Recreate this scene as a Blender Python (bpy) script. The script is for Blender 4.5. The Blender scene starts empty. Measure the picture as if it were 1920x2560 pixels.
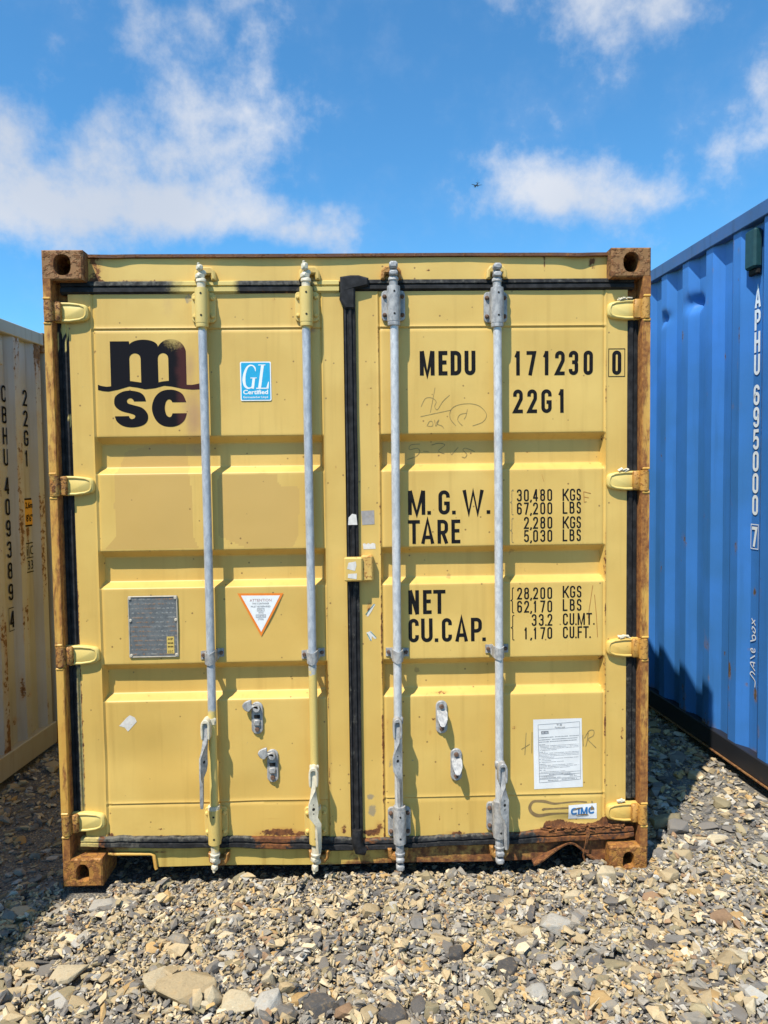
import bpy, bmesh, math, random
import numpy as np
from mathutils import Vector, Matrix
from mathutils.geometry import tessellate_polygon

SC = bpy.context.scene
COL = SC.collection
rng = np.random.default_rng(11)
random.seed(5)

# ---------------------------------------------------------------- camera
cam_d = bpy.data.cameras.new('camera')
cam_d.sensor_fit = 'VERTICAL'
cam_d.sensor_height = 36.0
cam_d.lens = 25.594
cam_d.clip_start = 0.02
cam_d.clip_end = 20000
cam = bpy.data.objects.new('camera', cam_d)
COL.objects.link(cam)
cam.location = (0.0491, -2.9599, 1.6838)
cam.rotation_euler = (math.radians(87.1201), math.radians(0.7061), math.radians(-1.5139))
SC.camera = cam

# ---------------------------------------------------------------- light
SUN = Vector((.365, .49, -1.0)).normalized()          # direction the light travels
sd = bpy.data.lights.new('sun', 'SUN')
sd.energy = 4.3
sd.angle = math.radians(.53)
sd.color = (1.0, .94, .84)
sun = bpy.data.objects.new('sun', sd)
COL.objects.link(sun)
sun.rotation_euler = SUN.to_track_quat('-Z', 'Y').to_euler()
sun.location = (-4, -5, 11)

SC.view_settings.view_transform = 'Standard'
SC.view_settings.look = 'None'
SC.view_settings.gamma = 1.0
SC.view_settings.use_curve_mapping = False
SC.view_settings.exposure = 0.60


class NT:
    """tiny helper around a node tree"""
    def __init__(self, tree):
        self.t = tree
        self.n = tree.nodes
        self.l = tree.links

    def put(self, sock, v):
        if v is None:
            return
        if hasattr(v, 'is_output'):
            self.l.new(v, sock)
        else:
            if isinstance(v, (int, float)) and hasattr(sock.default_value, '__len__'):
                v = [v] * len(sock.default_value)
            if hasattr(v, '__len__') and hasattr(sock.default_value, '__len__') and len(v) == 3 and len(sock.default_value) == 4:
                v = (*v, 1)
            sock.default_value = v

    def math(self, op, a, b=None, c=None, clamp=False):
        n = self.n.new('ShaderNodeMath')
        n.operation = op
        n.use_clamp = clamp
        for i, v in enumerate((a, b, c)):
            self.put(n.inputs[i], v)
        return n.outputs[0]

    def vmath(self, op, a, b=None):
        n = self.n.new('ShaderNodeVectorMath')
        n.operation = op
        self.put(n.inputs[0], a)
        if b is not None:
            if op == 'SCALE':
                self.put(n.inputs['Scale'], b)
            else:
                self.put(n.inputs[1], b)
        return n.outputs[1] if op in ('LENGTH', 'DOT_PRODUCT', 'DISTANCE') else n.outputs[0]

    def noise(self, vec, scale, detail=4, rough=.55, color=False, dist=0.0):
        n = self.n.new('ShaderNodeTexNoise')
        self.put(n.inputs['Vector'], vec)
        n.inputs['Scale'].default_value = scale
        n.inputs['Detail'].default_value = detail
        n.inputs['Roughness'].default_value = rough
        n.inputs['Distortion'].default_value = dist
        return n.outputs['Color' if color else 'Fac']

    def voronoi(self, vec, scale, out='Distance', feature='F1'):
        n = self.n.new('ShaderNodeTexVoronoi')
        n.feature = feature
        self.put(n.inputs['Vector'], vec)
        n.inputs['Scale'].default_value = scale
        return n.outputs[out]

    def mix(self, fac, a, b, mode='MIX'):
        n = self.n.new('ShaderNodeMix')
        n.data_type = 'RGBA'
        n.blend_type = mode
        n.clamp_factor = True
        self.put(n.inputs[0], fac)
        self.put(n.inputs[6], a)
        self.put(n.inputs[7], b)
        return n.outputs[2]

    def step(self, v, lo, hi, smooth=True):
        n = self.n.new('ShaderNodeMapRange')
        n.interpolation_type = 'SMOOTHSTEP' if smooth else 'LINEAR'
        n.clamp = True
        self.put(n.inputs['Value'], v)
        for k, x in (('From Min', lo), ('From Max', hi), ('To Min', 0), ('To Max', 1)):
            n.inputs[k].default_value = x
        return n.outputs[0]

    def ramp(self, v, stops):
        n = self.n.new('ShaderNodeValToRGB')
        self.put(n.inputs[0], v)
        e = n.color_ramp.elements
        while len(e) < len(stops):
            e.new(.5)
        for i, (p, c) in enumerate(stops):
            e[i].position = p
            e[i].color = (*c, 1)
        return n.outputs[0]

    def attr(self, name, out='Fac'):
        n = self.n.new('ShaderNodeAttribute')
        n.attribute_name = name
        return n.outputs[out]

    def coord(self, out='Object'):
        return self.n.new('ShaderNodeTexCoord').outputs[out]

    def scale(self, vec, s):
        n = self.n.new('ShaderNodeMapping')
        self.put(n.inputs['Vector'], vec)
        n.inputs['Scale'].default_value = s
        return n.outputs[0]

    def sep(self, vec):
        n = self.n.new('ShaderNodeSeparateXYZ')
        self.put(n.inputs[0], vec)
        return n.outputs

    def comb(self, x, y, z):
        n = self.n.new('ShaderNodeCombineXYZ')
        for i, v in enumerate((x, y, z)):
            self.put(n.inputs[i], v)
        return n.outputs[0]

    def bump(self, h, strength=.3, dist=.002):
        n = self.n.new('ShaderNodeBump')
        n.inputs['Strength'].default_value = strength
        n.inputs['Distance'].default_value = dist
        self.put(n.inputs['Height'], h)
        return n.outputs[0]


# ---------------------------------------------------------------- sky
W = bpy.data.worlds.new('World')
SC.world = W
W.use_nodes = True
w = NT(W.node_tree)
for n in list(w.n):
    w.n.remove(n)
sky = w.n.new('ShaderNodeTexSky')
sky.sky_type = 'NISHITA'
sky.sun_disc = False
sky.sun_elevation = math.radians(58.6)
sky.sun_rotation = math.radians(216.7)
sky.altitude = 100
sky.air_density = 1.0
sky.dust_density = 0.3
sky.ozone_density = 3.0
D = w.coord('Generated')
dx, dy, dz = w.sep(D)
den = w.math('ADD', w.math('MAXIMUM', dz, 0.0), .3)
P = w.comb(w.math('DIVIDE', dx, den), w.math('DIVIDE', dy, den), 0.0)   # position on a flat cloud deck
billow = w.noise(D, 8.0, 8, .60)
sepn = w.noise(D, 2.4, 2, .5, color=True)
Pw = w.vmath('ADD', P, w.vmath('SCALE', w.vmath('SUBTRACT', sepn, (.5, .5, .5)), .25))
# broken cumulus banks over the yard: deck positions and half sizes
CL = [(-.62, 1.30, .13, .24, 1.05), (-.41, 1.32, .09, .11, .75), (-.19, 1.22, .10, .11, .9), (-.24, 1.50, .12, .07, 1.0),
      (-.46, 1.46, .16, .06, .62), (-.28, 1.05, .05, .13, .4), (.43, 1.375, .16, .08, 1.15), (.34, .99, .12, .07, .8), (.62, 1.22, .04, .05, .12), (.66, 1.50, .07, .03, .3), (-.15, 1.58, .07, .05, .6), (.47, 1.28, .08, .06, .35)]
tot = None
for (cx, cy, rx, ry, s) in CL:
    q = w.vmath('MULTIPLY', w.vmath('SUBTRACT', Pw, (cx, cy, 0)), (1 / rx, 1 / ry, 0))
    e = w.math('MULTIPLY', w.math('EXPONENT', w.math('MULTIPLY', w.vmath('DOT_PRODUCT', q, q), -.8)), s)
    tot = e if tot is None else w.math('ADD', tot, e)
# the same kind of clouds over the rest of the sky
wide = w.math('MULTIPLY', w.step(w.sep(sepn)[0], .50, .68), .7)
far = w.step(w.vmath('LENGTH', w.vmath('SUBTRACT', P, (0.0, 1.3, 0))), .9, 1.5)
tot = w.math('ADD', tot, w.math('MULTIPLY', wide, far))
cov = w.math('ADD', tot, w.math('MULTIPLY', w.math('SUBTRACT', billow, .5), 3.6))
mask = w.math('MULTIPLY', w.step(cov, .18, 1.30), .94)
thin = w.math('MULTIPLY', w.step(billow, .46, .8), .16)
mask = w.math('MAXIMUM', mask, thin)
skyc = w.mix(1.0, sky.outputs[0], (.56, 1.13, 1.36), 'MULTIPLY')
cloud_c = w.mix(w.step(w.sep(sepn)[2], .35, .65), (5.4, 5.6, 6.0), (4.0, 4.4, 5.1))
bg = w.n.new('ShaderNodeBackground')
bg.inputs['Strength'].default_value = .102
w.put(bg.inputs['Color'], w.mix(mask, skyc, cloud_c))
W.cycles.sampling_method = 'NONE'
SC.cycles.max_bounces = 6
SC.cycles.diffuse_bounces = 4
SC.cycles.glossy_bounces = 2
SC.cycles.caustics_reflective = False
SC.cycles.caustics_refractive = False
wo = w.n.new('ShaderNodeOutputWorld')
w.l.new(bg.outputs[0], wo.inputs[0])

# ---------------------------------------------------------------- mesh helpers
def link(o, parent=None, **kw):
    COL.objects.link(o)
    if parent is not None:
        o.parent = parent
    for k, v in kw.items():
        o[k] = v
    return o


def empty(name, loc=(0, 0, 0), rz=0, **kw):
    o = bpy.data.objects.new(name, None)
    o.empty_display_size = .1
    o.location = loc
    o.rotation_euler = (0, 0, rz)
    return link(o, None, **kw)


class G:
    """collects geometry for one mesh"""
    def __init__(self):
        self.v = []
        self.f = []
        self.tf = None

    def add(self, vs, fs):
        b = len(self.v)
        if self.tf is not None:
            vs = [self.tf @ Vector(q) for q in vs]
        self.v += [tuple(q) for q in vs]
        self.f += [tuple(i + b for i in f) for f in fs]
        return self

    def box(self, x0, x1, y0, y1, z0, z1, b=0.0):
        if b <= 0:
            vs = [(x, y, z) for z in (z0, z1) for y in (y0, y1) for x in (x0, x1)]
            return self.add(vs, [(0, 2, 3, 1), (4, 5, 7, 6), (0, 1, 5, 4), (2, 6, 7, 3), (0, 4, 6, 2), (1, 3, 7, 5)])
        X, Y, Z = (x0, x1), (y0, y1), (z0, z1)
        vs = []
        idx = {}
        for i in (0, 1):
            for j in (0, 1):
                for k in (0, 1):
                    sx, sy, sz = (1 - 2 * i) * b, (1 - 2 * j) * b, (1 - 2 * k) * b
                    for a, q in enumerate(((X[i], Y[j] + sy, Z[k] + sz), (X[i] + sx, Y[j], Z[k] + sz), (X[i] + sx, Y[j] + sy, Z[k]))):
                        idx[(i, j, k, a)] = len(vs)
                        vs.append(q)
        fs = []
        for i in (0, 1):
            fs.append([idx[(i, j, k, 0)] for j, k in ((0, 0), (0, 1), (1, 1), (1, 0))])
            fs.append([idx[(j, i, k, 1)] for j, k in ((0, 0), (0, 1), (1, 1), (1, 0))])
            fs.append([idx[(j, k, i, 2)] for j, k in ((0, 0), (0, 1), (1, 1), (1, 0))])
        for i in (0, 1):
            for j in (0, 1):
                fs.append([idx[(i, j, 0, 0)], idx[(i, j, 1, 0)], idx[(i, j, 1, 1)], idx[(i, j, 0, 1)]])
                fs.append([idx[(i, 0, j, 0)], idx[(i, 1, j, 0)], idx[(i, 1, j, 2)], idx[(i, 0, j, 2)]])
                fs.append([idx[(0, i, j, 1)], idx[(1, i, j, 1)], idx[(1, i, j, 2)], idx[(0, i, j, 2)]])
                for k in (0, 1):
                    fs.append([idx[(i, j, k, 0)], idx[(i, j, k, 1)], idx[(i, j, k, 2)]])
        return self.add(vs, fs)

    def loft(self, secs, closed=True, caps=True):
        """secs: list of point loops of equal length"""
        n = len(secs[0])
        vs = [q for s in secs for q in s]
        fs = []
        for a in range(len(secs) - 1):
            for i in range(n if closed else n - 1):
                j = (i + 1) % n
                fs.append((a * n + i, a * n + j, (a + 1) * n + j, (a + 1) * n + i))
        if caps and closed:
            fs.append(tuple(range(n - 1, -1, -1)))
            fs.append(tuple((len(secs) - 1) * n + i for i in range(n)))
        return self.add(vs, fs)

    def cyl(self, p0, p1, r0, r1=None, n=16, caps=True):
        r1 = r0 if r1 is None else r1
        p0, p1 = Vector(p0), Vector(p1)
        d = (p1 - p0).normalized()
        a = d.orthogonal().normalized()
        b = d.cross(a)
        ring = lambda p, r: [p + (a * math.cos(t) + b * math.sin(t)) * r for t in (2 * math.pi * i / n for i in range(n))]
        return self.loft([ring(p0, r0), ring(p1, r1)], True, caps)

    def tube(self, pts, r, n=8):
        pts = [Vector(q) for q in pts]
        rs = r if hasattr(r, '__len__') else [r] * len(pts)
        secs = []
        up = Vector((.13, -1, .21)).normalized()
        for i, q in enumerate(pts):
            d = (pts[min(i + 1, len(pts) - 1)] - pts[max(i - 1, 0)]).normalized()
            a = d.cross(up).normalized()
            b = d.cross(a)
            secs.append([q + (a * math.cos(t) + b * math.sin(t)) * rs[i] for t in (2 * math.pi * k / n for k in range(n))])
        return self.loft(secs)

    def lathe(self, c, prof, n=16):
        """profile (radius, z) round the vertical axis through c"""
        secs = [[(c[0] + r * math.cos(t), c[1] + r * math.sin(t), z) for t in (2 * math.pi * k / n for k in range(n))] for r, z in prof]
        return self.loft(secs)

    def prism(self, poly, y0, y1, b=0.0):
        """poly in x,z pushed from y0 (front) to y1; b bevels the front edge"""
        n = len(poly)
        cx = sum(q[0] for q in poly) / n
        cz = sum(q[1] for q in poly) / n
        tri = tessellate_polygon([[Vector((x, z, 0)) for x, z in poly]])
        vs, fs = [], []
        if b > 0:
            ins = inset(poly, b)
            vs = [(x, y0, z) for x, z in ins] + [(x, y0 + b, z) for x, z in poly] + [(x, y1, z) for x, z in poly]
            for i in range(n):
                j = (i + 1) % n
                fs += [(i, j, n + j, n + i), (n + i, n + j, 2 * n + j, 2 * n + i)]
            fs += [tuple(t) for t in tri] + [tuple(2 * n + k for k in t) for t in tri]
        else:
            vs = [(x, y0, z) for x, z in poly] + [(x, y1, z) for x, z in poly]
            for i in range(n):
                j = (i + 1) % n
                fs.append((i, j, n + j, n + i))
            fs += [tuple(t) for t in tri] + [tuple(n + k for k in t) for t in tri]
        return self.add(vs, fs)

    def mesh(self, name='mesh', smooth=35):
        me = bpy.data.meshes.new(name)
        me.from_pydata(self.v, [], self.f)
        bm = bmesh.new()
        bm.from_mesh(me)
        bmesh.ops.recalc_face_normals(bm, faces=bm.faces)
        bm.to_mesh(me)
        bm.free()
        if smooth:
            me.shade_smooth()
            me.set_sharp_from_angle(angle=math.radians(smooth))
        return me

    def build(self, name, mat, parent=None, smooth=35, **kw):
        me = self.mesh(name, smooth)
        me.materials.append(mat)
        return link(bpy.data.objects.new(name, me), parent, **kw)


def inset(poly, d):
    n = len(poly)
    area = sum(poly[i][0] * poly[(i + 1) % n][1] - poly[(i + 1) % n][0] * poly[i][1] for i in range(n))
    s = 1 if area > 0 else -1
    out = []
    for i in range(n):
        p, q, r = Vector(poly[i - 1]), Vector(poly[i]), Vector(poly[(i + 1) % n])
        e1, e2 = (q - p).normalized(), (r - q).normalized()
        n1, n2 = Vector((-e1.y, e1.x)) * s, Vector((-e2.y, e2.x)) * s
        m = (n1 + n2)
        m = m / max(.35, m.length_squared / 2)
        out.append(tuple(q + m * d))
    return out


def rrect(x0, x1, z0, z1, r, n=4):
    out = []
    for cx, cz, a in ((x1 - r, z1 - r, 0), (x0 + r, z1 - r, 90), (x0 + r, z0 + r, 180), (x1 - r, z0 + r, 270)):
        for k in range(n + 1):
            t = math.radians(a + 90 * k / n)
            out.append((cx + r * math.cos(t), cz + r * math.sin(t)))
    return out


def grid_mesh(name, V, attrs=None, smooth=60, mat=None, flip=False):
    """V: (nu, nv, 3) array -> quad sheet; attrs: name -> (nu, nv)"""
    nu, nv = V.shape[:2]
    idx = np.arange(nu * nv).reshape(nu, nv)
    q = np.stack([idx[:-1, :-1], idx[1:, :-1], idx[1:, 1:], idx[:-1, 1:]], -1).reshape(-1, 4)
    if flip:
        q = q[:, ::-1]
    me = bpy.data.meshes.new(name)
    me.vertices.add(nu * nv)
    me.vertices.foreach_set('co', V.reshape(-1).astype(np.float32))
    me.loops.add(q.size)
    me.loops.foreach_set('vertex_index', q.reshape(-1).astype(np.int32))
    me.polygons.add(len(q))
    me.polygons.foreach_set('loop_start', np.arange(0, q.size, 4, dtype=np.int32))
    me.update(calc_edges=True)
    for k, a in (attrs or {}).items():
        at = me.attributes.new(k, 'FLOAT', 'POINT')
        at.data.foreach_set('value', a.reshape(-1).astype(np.float32))
    if smooth:
        me.shade_smooth()
        me.set_sharp_from_angle(angle=math.radians(smooth))
    if mat:
        me.materials.append(mat)
    return me


def add_attr(me, name, fn):
    """float attribute from a function of the vertex coordinates (n,3)"""
    co = np.zeros(len(me.vertices) * 3, np.float32)
    me.vertices.foreach_get('co', co)
    at = me.attributes.new(name, 'FLOAT', 'POINT')
    at.data.foreach_set('value', np.asarray(fn(co.reshape(-1, 3)), np.float32))


def vnoise(x, z, s, seed=0):
    """smooth value noise, numpy"""
    r = np.random.default_rng(seed)
    T = r.random((64, 64))
    u, v = x / s + 100.3, z / s + 77.7
    i, j = np.floor(u).astype(int), np.floor(v).astype(int)
    a, b = u - i, v - j
    a, b = a * a * (3 - 2 * a), b * b * (3 - 2 * b)
    g = lambda p, q: T[p % 64, q % 64]
    return (g(i, j) * (1 - a) + g(i + 1, j) * a) * (1 - b) + (g(i, j + 1) * (1 - a) + g(i + 1, j + 1) * a) * b


def fnoise(x, z, s, seed=0, o=4):
    t, k, a = 0, 0, 1.0
    for i in range(o):
        t = t + a * vnoise(x, z, s / 2 ** i, seed + i)
        k += a
        a *= .55
    return t / k


# ---------------------------------------------------------------- stroke lettering (condensed grotesque)
def fillet(pts, closed=False, n=7):
    out = []
    m = len(pts)
    for i, (x, y, r) in enumerate(pts):
        if r <= 0 or (not closed and i in (0, m - 1)):
            out.append((x, y))
            continue
        p, q, s = Vector(pts[i - 1][:2]), Vector((x, y)), Vector(pts[(i + 1) % m][:2])
        a, b = (p - q), (s - q)
        ang = a.angle(b)
        d = min(r / math.tan(ang / 2), a.length * .5 if pts[i - 1][2] > 0 else a.length, b.length * .5 if pts[(i + 1) % m][2] > 0 else b.length)
        rr = d * math.tan(ang / 2)
        c = q + (a.normalized() + b.normalized()).normalized() * (rr / math.sin(ang / 2))
        p0, p1 = q + a.normalized() * d, q + b.normalized() * d
        a0, a1 = math.atan2(p0.y - c.y, p0.x - c.x), math.atan2(p1.y - c.y, p1.x - c.x)
        da = (a1 - a0 + math.pi) % (2 * math.pi) - math.pi
        for k in range(n + 1):
            t = a0 + da * k / n
            out.append((c.x + rr * math.cos(t), c.y + rr * math.sin(t)))
    return out


def glyph(ch, w, t):
    """-> list of (points with corner radius, closed)"""
    a, b, lo, hi = t / 2, w - t / 2, t / 2, 1 - t / 2
    R = (b - a) / 2
    c = w / 2
    m = .5
    S = {
        '0': [([(a, lo, R), (b, lo, R), (b, hi, R), (a, hi, R)], 1)],
        'O': [([(a, lo, R), (b, lo, R), (b, hi, R), (a, hi, R)], 1)],
        '1': [([(b - .02, 0, 0), (b - .02, 1, 0)], 0), ([(b - .02, .93, 0), (a + R * .35, .74, 0)], 0)],
        '2': [([(a, .70, 0), (a, hi, R), (b, hi, R), (b, .60, .18), (a, lo, 0), (w, lo, 0)], 0)],
        '3': [([(a, .74, 0), (a, hi, R), (b, hi, R), (b, .53, R * .8), (c - .06, .53, 0)], 0), ([(c - .02, .53, 0), (b, .53, R * .8), (b, lo, R), (a, lo, R), (a, .25, 0)], 0)],
        '4': [([(w * .68, 0, 0), (w * .68, 1, 0)], 0), ([(w * .64, .97, 0), (a, .30, 0), (a, .27, 0), (w, .27, 0)], 0)],
        '5': [([(w - .03, hi, 0), (a + .03, hi, 0), (a, .52, 0), (a + .05, .58, 0), (b, .60, R), (b, lo, R), (a, lo, R), (a, .24, 0)], 0)],
        '6': [([(b, .74, 0), (b, hi, R), (a, hi, R), (a, lo, R), (b, lo, R), (b, .56, R), (a + .01, .56, R), (a + .01, .35, 0)], 0)],
        '7': [([(0, hi, 0), (b, hi, 0), (w * .36, 0, 0)], 0)],
        '8': [([(a, lo, R), (b, lo, R), (b, .54, R), (a, .54, R)], 1), ([(a + .01, .54, R), (b - .01, .54, R), (b - .01, hi, R), (a + .01, hi, R)], 1)],
        '9': [([(a, .26, 0), (a, lo, R), (b, lo, R), (b, hi, R), (a, hi, R), (a, .44, R), (b - .01, .44, R), (b - .01, .65, 0)], 0)],
        'A': [([(a * .9, 0, 0), (c, 1.0, 0), (w - a * .9, 0, 0)], 0), ([(w * .22, .27, 0), (w * .78, .27, 0)], 0)],
        'B': [([(a, lo, 0), (b, lo, R), (b, .53, R), (a, .53, 0), (a, lo, 0)], 0), ([(a, .53, 0), (b - .02, .53, R), (b - .02, hi, R), (a, hi, 0), (a, .5, 0)], 0)],
        'C': [([(b, .70, 0), (b, hi, R), (a, hi, R), (a, lo, R), (b, lo, R), (b, .30, 0)], 0)],
        'D': [([(a, lo, 0), (b, lo, R * 1.1), (b, hi, R * 1.1), (a, hi, 0)], 1)],
        'E': [([(w, hi, 0), (a, hi, 0), (a, lo, 0), (w, lo, 0)], 0), ([(a, .53, 0), (w * .9, .53, 0)], 0)],
        'F': [([(w, hi, 0), (a, hi, 0), (a, 0, 0)], 0), ([(a, .52, 0), (w * .9, .52, 0)], 0)],
        'G': [([(b, .70, 0), (b, hi, R), (a, hi, R), (a, lo, R), (b, lo, R), (b, .46, 0), (c, .46, 0)], 0)],
        'H': [([(a, 0, 0), (a, 1, 0)], 0), ([(b, 0, 0), (b, 1, 0)], 0), ([(a, .52, 0), (b, .52, 0)], 0)],
        'I': [([(c, 0, 0), (c, 1, 0)], 0)],
        'K': [([(a, 0, 0), (a, 1, 0)], 0), ([(w * .95, 1, 0), (a + .05, .42, 0)], 0), ([(w * .36, .56, 0), (w * .96, 0, 0)], 0)],
        'L': [([(a, 1, 0), (a, lo, 0), (w, lo, 0)], 0)],
        'M': [([(a, 0, 0), (a, 1, 0)], 0), ([(b, 0, 0), (b, 1, 0)], 0), ([(a * 1.15, 1, 0), (c, .02, 0), (w - a * 1.15, 1, 0)], 0)],
        'N': [([(a, 0, 0), (a, 1, 0)], 0), ([(b, 0, 0), (b, 1, 0)], 0), ([(a, 1, 0), (b, 0, 0)], 0)],
        'P': [([(a, 0, 0), (a, hi, 0), (b, hi, R), (b, .44, R), (a, .44, 0)], 0)],
        'R': [([(a, 0, 0), (a, hi, 0), (b, hi, R), (b, .46, R), (a, .46, 0)], 0), ([(c, .47, 0), (b + .01, 0, 0)], 0)],
        'S': [([(b, .74, 0), (b, hi, R), (a, hi, R), (a, .57, R * .9), (b, .45, R * .9), (b, lo, R), (a, lo, R), (a, .26, 0)], 0)],
        'T': [([(0, hi, 0), (w, hi, 0)], 0), ([(c, 1, 0), (c, 0, 0)], 0)],
        'U': [([(a, 1, 0), (a, lo, R), (b, lo, R), (b, 1, 0)], 0)],
        'V': [([(a * .9, 1, 0), (c, 0, 0), (w - a * .9, 1, 0)], 0)],
        'W': [([(a * .85, 1, 0), (w * .29, .02, 0), (c, .93, 0), (w * .71, .02, 0), (w - a * .85, 1, 0)], 0)],
        'Y': [([(a * .8, 1, 0), (c, .45, 0), (w - a * .8, 1, 0)], 0), ([(c, .5, 0), (c, 0, 0)], 0)],
        '.': [([(c, 0, 0), (c, t, 0)], 0)],
        ',': [([(c + .02, t, 0), (c + .02, .04, 0), (c - .05, -.1, 0)], 0)],
        "'": [([(c, 1, 0), (c, .72, 0)], 0)],
        '-': [([(0, .45, 0), (w, .45, 0)], 0)],
    }
    return S[ch]


def ribbon(g, pts, th, closed, fn, lift=0.0):
    """flat stroke along pts; fn maps (x, z, lift) to a 3-D point; th may be a list"""
    pts = [Vector(q[:2]) for q in pts]
    P2 = [pts[0]]
    for q in pts[1:]:
        if (q - P2[-1]).length > 1e-6:
            P2.append(q)
    if closed and (P2[0] - P2[-1]).length < 1e-6:
        P2.pop()
    n = len(P2)
    hs = [h / 2 for h in th] if hasattr(th, '__len__') else [th / 2] * n
    if len(hs) != n:
        hs = [hs[min(i, len(hs) - 1)] for i in range(n)]
    L, Rr = [], []
    for i, q in enumerate(P2):
        if closed:
            p, r = P2[i - 1], P2[(i + 1) % n]
        else:
            p, r = P2[max(i - 1, 0)], P2[min(i + 1, n - 1)]
        e1 = (q - p).normalized() if (q - p).length > 1e-9 else (r - q).normalized()
        e2 = (r - q).normalized() if (r - q).length > 1e-9 else e1
        n1, n2 = Vector((-e1.y, e1.x)), Vector((-e2.y, e2.x))
        m = n1 + n2
        if m.length < 1e-6:
            m = n1
        m = m.normalized()
        k = min(2.2, 1 / max(.2, m.dot(n1)))
        L.append(q + m * hs[i] * k)
        Rr.append(q - m * hs[i] * k)
    vs = [fn(q.x, q.y, lift) for q in L] + [fn(q.x, q.y, lift) for q in Rr]
    fs = [(i, (i + 1) % n, n + (i + 1) % n, n + i) for i in range(n if closed else n - 1)]
    g.add(vs, fs)


def write(g, text, x0, z0, h, adv=None, w=.40, t=.15, fn=None, widths=None, xs=None):
    """lettering; h cap height, w and t relative to h; xs gives the left edge of each character"""
    x = x0
    lift = 0.0
    for i, ch in enumerate(text):
        if ch == ' ':
            x += (adv or h * .5) * .7
            continue
        ww = w
        if ch in 'MW':
            ww = w * 1.55 if ch == 'M' else w * 2.0
        if ch in '.,\'':
            ww = t * 1.3
        if ch in 'I':
            ww = t * 1.2
        if widths and i in widths:
            ww = widths[i] / h
        if xs is not None:
            x = xs[i]
        for k, (pts, cl) in enumerate(glyph(ch, ww, t)):
            pp = fillet(pts, bool(cl))
            ribbon(g, [(x + px * h, z0 + pz * h) for px, pz in pp], t * h, bool(cl), fn, .00006 * (k + 1))
        x += ww * h + (adv if adv is not None else h * .12)
    return x


def font_mesh(text, width, x0, z0, fn, bold=0.0, height=None):
    """built-in sans lettering fitted to a width (and height); returns G"""
    cu = bpy.data.curves.new('lettering', 'FONT')
    cu.body = text
    cu.resolution_u = 2
    cu.offset = bold
    o = bpy.data.objects.new('lettering', cu)
    COL.objects.link(o)
    dg = bpy.context.evaluated_depsgraph_get()
    me = bpy.data.meshes.new_from_object(o.evaluated_get(dg))
    COL.objects.unlink(o)
    bpy.data.objects.remove(o)
    bpy.data.curves.remove(cu)
    g = G()
    if len(me.vertices) == 0:
        return g
    co = np.array([v.co[:] for v in me.vertices])
    lo, hi = co.min(0), co.max(0)
    s = width / max(1e-6, hi[0] - lo[0])
    sz = s if height is None else height / max(1e-6, hi[1] - lo[1])
    g.add([fn(x0 + (c[0] - lo[0]) * s, z0 + (c[1] - lo[1]) * sz, 0) for c in co], [tuple(p.vertices) for p in me.polygons])
    bpy.data.meshes.remove(me)
    return g


def scatter_line(p, q, n, jit, seed):
    r = random.Random(seed)
    return [(p[0] + (q[0] - p[0]) * k / n + r.uniform(-jit, jit), p[1] + (q[1] - p[1]) * k / n + r.uniform(-jit, jit)) for k in range(n + 1)]


def smooth_pts(P, n=6, closed=False):
    """Catmull-Rom through P"""
    out = []
    m = len(P)
    for i in range(m if closed else m - 1):
        p0 = P[(i - 1) % m] if closed or i > 0 else P[0]
        p1, p2 = P[i], P[(i + 1) % m]
        p3 = P[(i + 2) % m] if closed or i + 2 < m else P[-1]
        for k in range(n):
            t = k / n
            out.append(tuple(.5 * ((2 * p1[a]) + (-p0[a] + p2[a]) * t + (2 * p0[a] - 5 * p1[a] + 4 * p2[a] - p3[a]) * t * t + (-p0[a] + 3 * p1[a] - 3 * p2[a] + p3[a]) * t ** 3) for a in (0, 1)))
    if not closed:
        out.append(tuple(P[-1][:2]))
    return out

# ---------------------------------------------------------------- materials
def new_mat(name):
    m = bpy.data.materials.new(name)
    m.use_nodes = True
    t = NT(m.node_tree)
    for n in list(t.n):
        t.n.remove(n)
    out = t.n.new('ShaderNodeOutputMaterial')
    b = t.n.new('ShaderNodeBsdfPrincipled')
    t.l.new(b.outputs[0], out.inputs[0])
    return m, t, b


def mul(c, k):
    return tuple(x * (k if not hasattr(k, '__len__') else k[i]) for i, x in enumerate(c))


RUST = [(.22, (.035, .016, .011)), (.42, (.11, .042, .018)), (.6, (.22, .085, .026)), (.82, (.42, .19, .05))]
RUST_ORANGE = [(.2, (.10, .035, .012)), (.4, (.28, .11, .025)), (.62, (.46, .22, .05)), (.85, (.55, .33, .09))]


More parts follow.
